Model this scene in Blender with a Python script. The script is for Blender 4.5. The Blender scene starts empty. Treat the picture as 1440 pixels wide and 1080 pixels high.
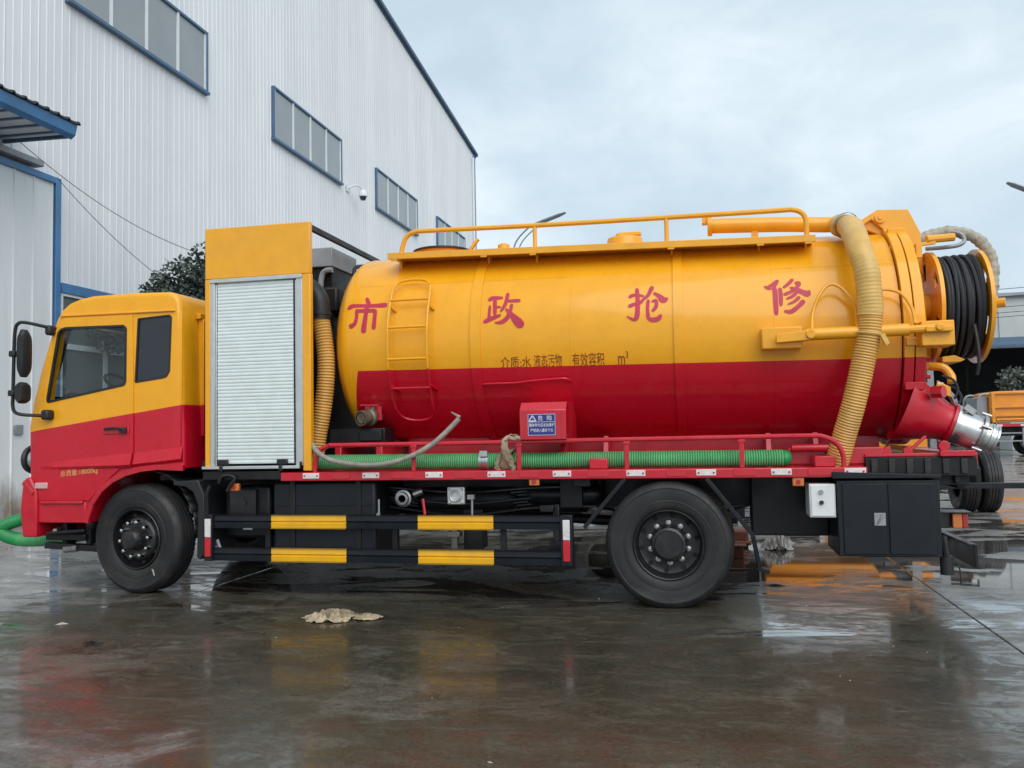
import bpy, bmesh, math, random
from math import sin, cos, pi, radians as rad, sqrt, hypot, atan2
from mathutils import Vector, Matrix, noise as mnoise
random.seed(7)
SC = bpy.context.scene
COL = SC.collection

# ---------------------------------------------------------------- camera
cam = bpy.data.cameras.new('camera')
camo = bpy.data.objects.new('camera', cam); COL.objects.link(camo)
YAW, PITCH, ROLL = 0.2180, 0.0545, -0.0200
r0 = Vector((cos(YAW), sin(YAW), 0))
fw = Vector((-sin(YAW)*cos(PITCH), cos(YAW)*cos(PITCH), sin(PITCH)))
u0 = r0.cross(fw)
rr = r0*cos(ROLL)+u0*sin(ROLL); uu = -r0*sin(ROLL)+u0*cos(ROLL)
M = Matrix((rr, uu, -fw)).transposed().to_4x4()
M.translation = Vector((0, -7.2205, 1.4947))
camo.matrix_world = M
cam.sensor_width = 36.0; cam.lens = 29.95
cam.clip_start = 0.05; cam.clip_end = 3000
SC.camera = camo

# ---------------------------------------------------------------- sky, sun, exposure
SUN_EL, SUN_AZ = rad(42), rad(150)      # azimuth clockwise from +Y: light comes from behind and right of the camera
world = bpy.data.worlds.new('World'); SC.world = world; world.use_nodes = True
nt = world.node_tree; nt.nodes.clear()
def nn(t, nt_=None, **kw):
    n = (nt_ or nt).nodes.new(t)
    for k, v in kw.items(): setattr(n, k, v)
    return n
out = nn('ShaderNodeOutputWorld'); bg = nn('ShaderNodeBackground'); bg.inputs['Strength'].default_value = 0.10
sky = nn('ShaderNodeTexSky'); sky.sky_type = 'NISHITA'; sky.sun_disc = False
sky.sun_elevation = SUN_EL; sky.sun_rotation = SUN_AZ
tc = nn('ShaderNodeTexCoord'); mp = nn('ShaderNodeMapping'); mp.inputs['Scale'].default_value = (1.0, 1.0, 1.9)
mp.inputs['Location'].default_value = (0.42, 0.25, 0.1)
n1 = nn('ShaderNodeTexNoise'); n1.inputs['Scale'].default_value = 2.6; n1.inputs['Detail'].default_value = 10; n1.inputs['Roughness'].default_value = 0.55; n1.inputs['Distortion'].default_value = 0.5
n2 = nn('ShaderNodeTexNoise'); n2.inputs['Scale'].default_value = 7.0; n2.inputs['Detail'].default_value = 8; n2.inputs['Roughness'].default_value = 0.6; n2.inputs['Distortion'].default_value = 0.9
av = nn('ShaderNodeMath', operation='MULTIPLY_ADD'); av.inputs[1].default_value = 0.30
cr = nn('ShaderNodeValToRGB'); e = cr.color_ramp.elements
e[0].position = 0.50; e[0].color = (4.25, 5.20, 5.90, 1)
e[1].position = 0.84; e[1].color = (6.1, 6.9, 7.4, 1)
k = cr.color_ramp.elements.new(0.65); k.color = (4.85, 5.80, 6.50, 1)
mx = nn('ShaderNodeMixRGB'); mx.inputs['Fac'].default_value = 0.95
L = nt.links.new
L(tc.outputs['Generated'], mp.inputs['Vector']); L(mp.outputs['Vector'], n1.inputs['Vector']); L(mp.outputs['Vector'], n2.inputs['Vector'])
L(n2.outputs['Fac'], av.inputs[0]); L(n1.outputs['Fac'], av.inputs[2]); L(av.outputs[0], cr.inputs['Fac'])
L(sky.outputs['Color'], mx.inputs[1]); L(cr.outputs['Color'], mx.inputs[2]); L(mx.outputs['Color'], bg.inputs['Color']); L(bg.outputs['Background'], out.inputs['Surface'])

sun = bpy.data.lights.new('sun', 'SUN'); sun.energy = 1.5; sun.angle = rad(60); sun.color = (1.0, 0.96, 0.9)
suno = bpy.data.objects.new('sun', sun); COL.objects.link(suno)
sd = Vector((sin(SUN_AZ)*cos(SUN_EL), cos(SUN_AZ)*cos(SUN_EL), sin(SUN_EL)))
suno.rotation_euler = sd.to_track_quat('Z', 'Y').to_euler(); suno.location = (0, -30, 60)

vs = SC.view_settings; vs.view_transform = 'Standard'; vs.look = 'None'; vs.exposure = 0.50; vs.gamma = 1; vs.use_curve_mapping = False
SC.render.engine = 'CYCLES'
SC.cycles.max_bounces = 8; SC.cycles.transparent_max_bounces = 12
SC.cycles.sample_clamp_indirect = 6

# ---------------------------------------------------------------- materials
MATS = {}
def newmat(name):
    m = bpy.data.materials.new(name); m.use_nodes = True; t = m.node_tree; t.nodes.clear()
    o = t.nodes.new('ShaderNodeOutputMaterial'); p = t.nodes.new('ShaderNodeBsdfPrincipled')
    t.links.new(p.outputs[0], o.inputs[0]); MATS[name] = m
    return m, t, p
def noise_node(t, scale, detail=4, rough=0.55, stretch=None, coord='pos', dist=0):
    if coord == 'pos':
        g = t.nodes.new('ShaderNodeNewGeometry'); src = g.outputs['Position']
    else:
        g = t.nodes.new('ShaderNodeTexCoord'); src = g.outputs['Object']
    if stretch:
        m = t.nodes.new('ShaderNodeMapping'); m.inputs['Scale'].default_value = stretch
        t.links.new(src, m.inputs['Vector']); src = m.outputs['Vector']
    n = t.nodes.new('ShaderNodeTexNoise'); n.inputs['Scale'].default_value = scale; n.inputs['Detail'].default_value = detail
    n.inputs['Roughness'].default_value = rough; n.inputs['Distortion'].default_value = dist
    t.links.new(src, n.inputs['Vector'])
    return n
def ramp(t, src, stops):
    r = t.nodes.new('ShaderNodeValToRGB'); el = r.color_ramp.elements
    while len(el) < len(stops): el.new(0.5)
    for x, (p, c) in zip(el, stops):
        x.position = p; x.color = (c, c, c, 1) if isinstance(c, (int, float)) else tuple(c)+(1,)
    t.links.new(src, r.inputs['Fac']); return r
def mixc(t, fac, a, b, mode='MIX'):
    m = t.nodes.new('ShaderNodeMixRGB'); m.blend_type = mode
    for i, v in ((0, fac), (1, a), (2, b)):
        if isinstance(v, (int, float)): m.inputs[i].default_value = v if i == 0 else (v, v, v, 1)
        elif isinstance(v, tuple): m.inputs[i].default_value = v+(1,)
        else: t.links.new(v, m.inputs[i])
    return m.outputs['Color']
def mth(t, op, a, b=None, c=None, clamp=False):
    m = t.nodes.new('ShaderNodeMath'); m.operation = op; m.use_clamp = clamp
    for i, v in enumerate((a, b, c)):
        if v is None: continue
        if isinstance(v, (int, float)): m.inputs[i].default_value = v
        else: t.links.new(v, m.inputs[i])
    return m.outputs[0]
def bump(t, p, h, strength, dist=0.01):
    b = t.nodes.new('ShaderNodeBump'); b.inputs['Strength'].default_value = strength; b.inputs['Distance'].default_value = dist
    t.links.new(h, b.inputs['Height']); t.links.new(b.outputs['Normal'], p.inputs['Normal']); return b
def simple(name, col, rough=0.5, metal=0.0, var=0.18, vscale=6.0, bumps=0.0, bscale=40, coat=0.0, spec=None, dirt=None, dirtamt=0.0):
    """base colour with soft wear variation, uneven gloss and a little relief"""
    m, t, p = newmat(name)
    n = noise_node(t, vscale, 5, 0.6)
    f = ramp(t, n.outputs['Fac'], [(0.25, 1-var), (0.75, 1+var*0.6)])
    c = mixc(t, 1.0, tuple(col), f.outputs['Color'], 'MULTIPLY')
    if dirt:
        n2 = noise_node(t, vscale*0.45, 7, 0.65, dist=0.6)
        c = mixc(t, mth(t, 'MULTIPLY', ramp(t, n2.outputs['Fac'], [(0.48, 0.0), (0.72, 1.0)]).outputs['Color'], dirtamt), c, tuple(dirt))
    t.links.new(c, p.inputs['Base Color'])
    rr_ = ramp(t, n.outputs['Fac'], [(0.3, max(0.02, rough*0.75)), (0.7, min(1, rough*1.25))])
    t.links.new(rr_.outputs['Color'], p.inputs['Roughness'])
    p.inputs['Metallic'].default_value = metal
    if coat: p.inputs['Coat Weight'].default_value = coat; p.inputs['Coat Roughness'].default_value = 0.12
    if spec is not None: p.inputs['Specular IOR Level'].default_value = spec
    if bumps:
        nb = noise_node(t, bscale, 4, 0.6); bump(t, p, nb.outputs['Fac'], bumps)
    return m

YEL = (0.86, 0.385, 0.010); RED = (0.54, 0.005, 0.022)
def twotone(name, z0, x0, slope, xlim=None, gloss=0.3, wave=0.25, wscale=1.6):
    """paint in two colours: red under a straight painted line, yellow over it"""
    m, t, p = newmat(name)
    g = t.nodes.new('ShaderNodeNewGeometry'); s = t.nodes.new('ShaderNodeSeparateXYZ'); t.links.new(g.outputs['Position'], s.inputs[0])
    line = mth(t, 'MULTIPLY_ADD', mth(t, 'SUBTRACT', s.outputs['X'], x0), slope, z0)
    f = mth(t, 'LESS_THAN', s.outputs['Z'], line)
    if xlim is not None: f = mth(t, 'MULTIPLY', f, mth(t, 'GREATER_THAN', mth(t, 'MULTIPLY_ADD', s.outputs['Z'], -0.26, s.outputs['X']), xlim-0.26*2.08))
    n = noise_node(t, 5.0, 6, 0.6)
    v = ramp(t, n.outputs['Fac'], [(0.3, 0.94), (0.7, 1.03)])
    c = mixc(t, f, YEL, RED)
    c = mixc(t, 1.0, c, v.outputs['Color'], 'MULTIPLY')
    n2 = noise_node(t, 3.0, 8, 0.7, stretch=(3.0, 3.0, 0.5))
    dm = ramp(t, n2.outputs['Fac'], [(0.54, 0.0), (0.80, 0.05)])
    c = mixc(t, dm.outputs['Color'], c, (0.30, 0.24, 0.17))
    t.links.new(c, p.inputs['Base Color'])
    rg = ramp(t, n.outputs['Fac'], [(0.3, gloss*0.75), (0.75, gloss*1.35)])
    t.links.new(rg.outputs['Color'], p.inputs['Roughness'])
    p.inputs['Coat Weight'].default_value = 0.45; p.inputs['Coat Roughness'].default_value = 0.09; p.inputs['Specular IOR Level'].default_value = 0.28
    nb = noise_node(t, wscale, 3, 0.5); bump(t, p, nb.outputs['Fac'], wave, 0.02)
    return m
twotone('tank_paint', 2.060, -0.85, -0.0118, -3.17, gloss=0.30, wave=0.34, wscale=2.4)
twotone('cab_paint', 1.735, -5.365, 0.135, gloss=0.28, wave=0.12, wscale=2.0)
simple('yellow_paint', YEL, 0.33, var=0.09, coat=0.3, dirt=(0.3, 0.22, 0.14), dirtamt=0.08, bumps=0.04, bscale=3)
simple('red_paint', RED, 0.33, var=0.15, coat=0.3, dirt=(0.2, 0.12, 0.1), dirtamt=0.18)
simple('red_letter', (0.50, 0.014, 0.060), 0.45, var=0.2, vscale=18)
simple('brown_letter', (0.26, 0.035, 0.004), 0.6, var=0.25, vscale=30)
simple('gold_letter', (0.85, 0.46, 0.16), 0.5, var=0.3, vscale=40)
simple('white_print', (0.80, 0.80, 0.82), 0.4, var=0.05)
simple('sign_blue', (0.025, 0.03, 0.22), 0.3, var=0.1)
simple('black_paint', (0.010, 0.0105, 0.013), 0.40, var=0.35, vscale=5, dirt=(0.06, 0.05, 0.04), dirtamt=0.22, bumps=0.05, bscale=15, spec=0.3)
simple('black_box_paint', (0.010, 0.013, 0.018), 0.34, var=0.2, vscale=4, dirt=(0.05, 0.045, 0.04), dirtamt=0.15, bumps=0.05, bscale=3, spec=0.3)
simple('dark_cavity', (0.012, 0.012, 0.013), 0.8, var=0.3)
simple('rubber', (0.014, 0.014, 0.016), 0.60, var=0.3, vscale=9, dirt=(0.075, 0.065, 0.052), dirtamt=0.35, bumps=0.12, bscale=60)
simple('rim_paint', (0.013, 0.013, 0.015), 0.34, var=0.3, vscale=10, dirt=(0.12, 0.10, 0.08), dirtamt=0.25)
simple('chrome', (0.75, 0.75, 0.76), 0.14, 1.0, var=0.1)
simple('steel', (0.42, 0.42, 0.42), 0.36, 1.0, var=0.3, vscale=14, dirt=(0.12, 0.08, 0.05), dirtamt=0.4)
simple('galvanised', (0.55, 0.57, 0.57), 0.30, 0.9, var=0.28, vscale=9, bumps=0.03, bscale=30)
simple('aluminium', (0.62, 0.64, 0.64), 0.42, 0.75, var=0.12, vscale=12)
simple('shutter_slat', (0.72, 0.78, 0.78), 0.40, 0.15, var=0.07, vscale=7, dirt=(0.4, 0.38, 0.34), dirtamt=0.12)
simple('white_box', (0.72, 0.73, 0.74), 0.42, var=0.1, vscale=5, dirt=(0.3, 0.26, 0.2), dirtamt=0.3)
simple('brass', (0.30, 0.27, 0.22), 0.40, 0.7, var=0.3, vscale=20)
simple('grey_metal', (0.30, 0.31, 0.33), 0.45, 0.2, var=0.2, vscale=5, dirt=(0.12, 0.11, 0.1), dirtamt=0.35)
simple('pvc_green', (0.006, 0.29, 0.075), 0.32, var=0.25, vscale=7, dirt=(0.14, 0.17, 0.12), dirtamt=0.2)
simple('pvc_green_rib', (0.16, 0.46, 0.20), 0.40, var=0.25, vscale=7, dirt=(0.2, 0.2, 0.15), dirtamt=0.4)
simple('duct_yellow', (0.66, 0.36, 0.085), 0.42, var=0.2, vscale=6, dirt=(0.3, 0.2, 0.1), dirtamt=0.3)
simple('duct_sleeve', (0.66, 0.41, 0.115), 0.34, var=0.18, vscale=8, bumps=0.15, bscale=14)
simple('grey_hose', (0.27, 0.25, 0.22), 0.5, var=0.3, vscale=20, dirt=(0.5, 0.46, 0.38), dirtamt=0.4, bumps=0.2, bscale=50)
simple('sheath_hose', (0.42, 0.38, 0.31), 0.55, var=0.4, vscale=16, bumps=0.5, bscale=30)
simple('dull_red_pipe', (0.16, 0.07, 0.075), 0.4, var=0.3)
simple('hose_black', (0.020, 0.022, 0.028), 0.6, var=0.35, vscale=14)
simple('amber_lens', (0.62, 0.17, 0.03), 0.25, var=0.1, coat=0.5)
simple('red_lens', (0.38, 0.012, 0.015), 0.2, var=0.1, coat=0.5)
simple('reflector_white', (0.74, 0.70, 0.70), 0.3, var=0.14, vscale=30, dirt=(0.35, 0.28, 0.25), dirtamt=0.4)
simple('reflector_red', (0.55, 0.012, 0.025), 0.22, var=0.12, vscale=12, coat=0.4)
simple('strip_yellow', (0.86, 0.45, 0.012), 0.35, var=0.1, vscale=9, coat=0.2, dirt=(0.25, 0.16, 0.06), dirtamt=0.2)
simple('lamp_pink', (0.62, 0.36, 0.36), 0.25, var=0.1)
simple('plastic_dark', (0.014, 0.015, 0.017), 0.5, var=0.2)
simple('seat_cloth', (0.10, 0.10, 0.11), 0.85, var=0.3)
simple('rust', (0.16, 0.055, 0.03), 0.8, var=0.5, vscale=14, bumps=0.4, bscale=30)
simple('cardboard', (0.44, 0.35, 0.235), 0.85, var=0.4, vscale=9, dirt=(0.09, 0.065, 0.045), dirtamt=0.85, bumps=0.2, bscale=25)  # dirt strengthened to paint in the dark shadows of the folds
simple('sack_white', (0.42, 0.40, 0.38), 0.6, var=0.3, vscale=12, dirt=(0.2, 0.17, 0.14), dirtamt=0.5)
simple('blue_trim', (0.075, 0.22, 0.45), 0.45, var=0.2, vscale=3, dirt=(0.12, 0.13, 0.14), dirtamt=0.3)
simple('dark_blue_trim', (0.055, 0.11, 0.19), 0.5, var=0.25, vscale=3)
simple('window_blue', (0.07, 0.15, 0.27), 0.45, var=0.25, vscale=3, dirt=(0.12, 0.13, 0.14), dirtamt=0.4)
simple('window_bar', (0.74, 0.77, 0.80), 0.4, var=0.08)
simple('eave_dark', (0.045, 0.05, 0.055), 0.6, var=0.3, vscale=3)
simple('soffit_sheet', (0.55, 0.58, 0.60), 0.55, var=0.2, vscale=2)
simple('bark', (0.07, 0.055, 0.04), 0.9, var=0.4, vscale=12, bumps=0.5, bscale=20)
simple('shed_wall', (0.52, 0.55, 0.55), 0.7, var=0.12, vscale=0.6, dirt=(0.35, 0.35, 0.33), dirtamt=0.35)
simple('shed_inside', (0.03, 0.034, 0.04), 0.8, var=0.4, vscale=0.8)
simple('orange_truck_paint', (0.78, 0.27, 0.012), 0.35, var=0.15, vscale=2, coat=0.2, dirt=(0.3, 0.2, 0.1), dirtamt=0.2)
simple('wire', (0.05, 0.05, 0.055), 0.6)
simple('pole_grey', (0.30, 0.33, 0.36), 0.45, 0.3, var=0.15)
simple('litter_dark', (0.03, 0.028, 0.024), 0.8)
simple('litter_pale', (0.42, 0.40, 0.35), 0.8, var=0.4, vscale=30)

# metal cladding, rain-streaked
m, t, p = newmat('cladding')
n = noise_node(t, 0.7, 6, 0.6); n2 = noise_node(t, 1.4, 7, 0.65, stretch=(2.5, 2.5, 0.16))
c = mixc(t, ramp(t, n.outputs['Fac'], [(0.3, 0.0), (0.7, 1.0)]).outputs['Color'], (0.76, 0.78, 0.80), (0.81, 0.825, 0.84))
c = mixc(t, ramp(t, n2.outputs['Fac'], [(0.50, 0.0), (0.80, 0.30)]).outputs['Color'], c, (0.50, 0.52, 0.52))
g = t.nodes.new('ShaderNodeNewGeometry'); s = t.nodes.new('ShaderNodeSeparateXYZ'); t.links.new(g.outputs['Position'], s.inputs[0])
n3 = noise_node(t, 2.2, 6, 0.7, stretch=(1, 1, 0.5))
spl = mth(t, 'SUBTRACT', mth(t, 'MULTIPLY', n3.outputs['Fac'], 1.7), s.outputs['Z'], clamp=True)   # mud splash at the wall's foot
c = mixc(t, mth(t, 'MULTIPLY', spl, 1.1, clamp=True), c, (0.24, 0.20, 0.15))
oi = t.nodes.new('ShaderNodeObjectInfo'); c = mixc(t, 1.0, c, ramp(t, oi.outputs['Random'], [(0.0, 0.95), (1.0, 1.02)]).outputs['Color'], 'MULTIPLY')
t.links.new(c, p.inputs['Base Color']); p.inputs['Roughness'].default_value = 0.48; p.inputs['Specular IOR Level'].default_value = 0.4
nb = noise_node(t, 1.1, 3, 0.5); bump(t, p, nb.outputs['Fac'], 0.15, 0.03)

# window glass of the factory: glossy, with sky reflection put into its grey colour
m, t, p = newmat('factory_glass')
n = noise_node(t, 0.9, 5, 0.6)
t.links.new(mixc(t, n.outputs['Fac'], (0.24, 0.275, 0.295), (0.36, 0.385, 0.39)), p.inputs['Base Color'])
p.inputs['Roughness'].default_value = 0.16; p.inputs['IOR'].default_value = 1.55

# clear vehicle glass
def clear_glass(name, tint):
    m = bpy.data.materials.new(name); m.use_nodes = True; t = m.node_tree; t.nodes.clear(); MATS[name] = m
    o = t.nodes.new('ShaderNodeOutputMaterial'); mxs = t.nodes.new('ShaderNodeMixShader'); tr = t.nodes.new('ShaderNodeBsdfTransparent')
    gl = t.nodes.new('ShaderNodeBsdfGlossy'); fr = t.nodes.new('ShaderNodeFresnel'); gb = t.nodes.new('ShaderNodeNewGeometry'); t.links.new(mth(t, 'MULTIPLY_ADD', gb.outputs['Backfacing'], 1/1.5-1.5, 1.5), fr.inputs['IOR'])
    tr.inputs['Color'].default_value = tint+(1,); gl.inputs['Roughness'].default_value = 0.03
    t.links.new(fr.outputs[0], mxs.inputs[0]); t.links.new(tr.outputs[0], mxs.inputs[1]); t.links.new(gl.outputs[0], mxs.inputs[2]); t.links.new(mxs.outputs[0], o.inputs[0])
clear_glass('cab_glass', (0.84, 0.88, 0.89))
simple('dark_glass', (0.016, 0.022, 0.030), 0.08, var=0.2, vscale=3, coat=0.3)
simple('screen_glass', (0.15, 0.17, 0.172), 0.10, var=0.3, vscale=1.5)
simple('lens_clear', (0.45, 0.47, 0.48), 0.08, 0.6, var=0.1)

# leaves
def leafmat(name, a, b):
    m, t, p = newmat(name)
    oi = t.nodes.new('ShaderNodeNewGeometry')
    n = noise_node(t, 3.5, 3, 0.6)
    f = mth(t, 'MULTIPLY_ADD', oi.outputs['Random Per Island'], 0.6, mth(t, 'MULTIPLY', n.outputs['Fac'], 0.4))
    t.links.new(mixc(t, f, a, b), p.inputs['Base Color']); p.inputs['Roughness'].default_value = 0.45
leafmat('leaf_dark', (0.026, 0.044, 0.036), (0.105, 0.140, 0.118))  # bluish haze put into the leaf colours, lightening them
leafmat('leaf_mid', (0.03, 0.05, 0.03), (0.09, 0.12, 0.07))
leafmat('leaf_grey', (0.05, 0.06, 0.05), (0.16, 0.18, 0.15))

# wet concrete
def concrete(name):
    m, t, p = newmat(name)
    g = t.nodes.new('ShaderNodeNewGeometry')
    big = noise_node(t, 0.32, 6, 0.55, dist=0.4); mid = noise_node(t, 1.5, 9, 0.64, dist=0.9); fine = noise_node(t, 30, 7, 0.7)
    streak = noise_node(t, 1.2, 9, 0.66, stretch=(0.6, 1.25, 1), dist=0.7); blot = noise_node(t, 4.2, 10, 0.72, stretch=(0.6, 1.3, 1), dist=1.4)
    R_ = lambda n_, s_: ramp(t, n_.outputs['Fac'], s_).outputs['Color']
    # drip-soaked stain plus painted-in truck shade; paler colour further out carries sky sheen
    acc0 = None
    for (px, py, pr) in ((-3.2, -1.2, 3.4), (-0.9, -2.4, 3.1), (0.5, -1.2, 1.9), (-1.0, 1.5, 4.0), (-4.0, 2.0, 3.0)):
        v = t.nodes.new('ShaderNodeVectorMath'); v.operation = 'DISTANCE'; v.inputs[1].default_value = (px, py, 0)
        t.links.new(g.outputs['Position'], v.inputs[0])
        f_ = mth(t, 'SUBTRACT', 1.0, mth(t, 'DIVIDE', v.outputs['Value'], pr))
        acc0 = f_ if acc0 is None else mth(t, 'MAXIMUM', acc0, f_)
    soak_shade = mth(t, 'MULTIPLY_ADD', mth(t, 'SUBTRACT', mid.outputs['Fac'], 0.5), 1.3, acc0)
    soak_shade = ramp(t, soak_shade, [(0.0, 0.0), (0.28, 1.0)]).outputs['Color']
    grit = noise_node(t, 75, 5, 0.75)
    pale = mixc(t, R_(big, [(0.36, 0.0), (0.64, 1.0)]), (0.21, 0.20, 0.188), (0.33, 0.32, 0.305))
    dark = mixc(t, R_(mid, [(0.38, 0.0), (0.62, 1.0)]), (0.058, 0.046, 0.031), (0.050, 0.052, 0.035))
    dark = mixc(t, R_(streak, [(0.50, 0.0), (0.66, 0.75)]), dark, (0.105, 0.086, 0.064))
    c = mixc(t, soak_shade, pale, dark)
    c = mixc(t, R_(blot, [(0.54, 0.0), (0.66, 0.32)]), c, (0.165, 0.150, 0.126))
    patch = noise_node(t, 0.9, 8, 0.66, stretch=(0.7, 1.1, 1), dist=0.5)
    c = mixc(t, R_(patch, [(0.56, 0.0), (0.62, 0.42)]), c, (0.19, 0.178, 0.152))
    c = mixc(t, R_(patch, [(0.34, 0.75), (0.44, 0.0)]), c, (0.040, 0.036, 0.024))
    c = mixc(t, R_(streak, [(0.30, 0.8), (0.42, 0.0)]), c, (0.030, 0.028, 0.022))
    c = mixc(t, R_(fine, [(0.36, 0.45), (0.58, 0.0)]), c, (0.018, 0.015, 0.012))
    c = mixc(t, R_(fine, [(0.62, 0.0), (0.74, 0.35)]), c, (0.24, 0.22, 0.19))
    c = mixc(t, 1.0, c, R_(grit, [(0.30, 0.55), (0.70, 1.45)]), 'MULTIPLY')
    vo = t.nodes.new('ShaderNodeTexVoronoi'); vo.feature = 'DISTANCE_TO_EDGE'; vo.inputs['Scale'].default_value = 0.34
    wob = noise_node(t, 2.4, 6, 0.6); va = t.nodes.new('ShaderNodeVectorMath'); va.operation = 'MULTIPLY_ADD'; va.inputs[1].default_value = (0.35, 0.35, 0)
    t.links.new(wob.outputs['Color'], va.inputs[0]); t.links.new(g.outputs['Position'], va.inputs[2]); t.links.new(va.outputs[0], vo.inputs['Vector'])
    crack = mth(t, 'MULTIPLY', ramp(t, vo.outputs['Distance'], [(0.0, 1.0), (0.0022, 0.0)]).outputs['Color'], R_(big, [(0.48, 0.0), (0.56, 0.8)]))
    c = mixc(t, crack, c, (0.012, 0.010, 0.008))
    # standing water in shallow hollows
    pud = noise_node(t, 0.85, 7, 0.60, stretch=(0.62, 1.35, 1), dist=1.1)
    acc = pud.outputs['Fac']
    for (px, py, pr, amt) in ((-0.6, 2.2, 2.6, 0.10), (1.6, 2.6, 2.4, 0.13), (3.8, 0.3, 2.6, 0.13), (3.5, 5.5, 3.5, 0.12), (-2.0, 3.2, 2.5, 0.05), (-4.5, -2.6, 3.2, -0.16), (-0.3, -3.0, 3.4, -0.18), (2.6, -3.2, 2.6, -0.12), (-2.4, -1.2, 1.6, -0.06), (-8.0, 1.5, 2.5, -0.05)):
        v = t.nodes.new('ShaderNodeVectorMath'); v.operation = 'DISTANCE'; v.inputs[1].default_value = (px, py, 0)
        t.links.new(g.outputs['Position'], v.inputs[0])
        fall = mth(t, 'SUBTRACT', 1.0, mth(t, 'DIVIDE', v.outputs['Value'], pr), clamp=True)
        acc = mth(t, 'MULTIPLY_ADD', fall, amt, acc)
    wet = ramp(t, acc, [(0.535, 0.0), (0.575, 1.0)]).outputs['Color']
    t.links.new(mixc(t, mth(t, 'MULTIPLY', wet, 0.55), c, (0.040, 0.036, 0.030)), p.inputs['Base Color'])
    film = R_(blot, [(0.44, 1.0), (0.56, 0.0)])                      # thin water film between the rough patches
    film2 = mth(t, 'MULTIPLY', film, R_(mid, [(0.34, 0.25), (0.60, 1.0)]))
    t.links.new(mixc(t, wet, mixc(t, film2, 0.46, 0.22), 0.04), p.inputs['Roughness'])
    p.inputs['IOR'].default_value = 1.45
    t.links.new(mth(t, 'MAXIMUM', mth(t, 'MULTIPLY_ADD', film2, 0.62, 0.10), wet), p.inputs['Coat Weight'])
    p.inputs['Coat IOR'].default_value = 1.5
    t.links.new(mixc(t, wet, R_(mid, [(0.44, 0.02), (0.60, 0.18)]), 0.02), p.inputs['Coat Roughness'])
    hb = mth(t, 'ADD', mth(t, 'MULTIPLY', fine.outputs['Fac'], 0.30), mth(t, 'MULTIPLY', blot.outputs['Fac'], 0.8))
    b = bump(t, p, hb, 0.16, 0.02); t.links.new(mth(t, 'MULTIPLY_ADD', wet, -0.15, 0.16), b.inputs['Strength'])
    b2 = t.nodes.new('ShaderNodeBump'); b2.inputs['Distance'].default_value = 0.02; t.links.new(mth(t, 'MULTIPLY_ADD', wet, -0.016, 0.020), b2.inputs['Strength'])
    t.links.new(blot.outputs['Fac'], b2.inputs['Height']); t.links.new(b2.outputs['Normal'], p.inputs['Coat Normal'])
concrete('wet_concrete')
simple('joint_dirt', (0.022, 0.02, 0.017), 0.45, var=0.4, vscale=9)

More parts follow.
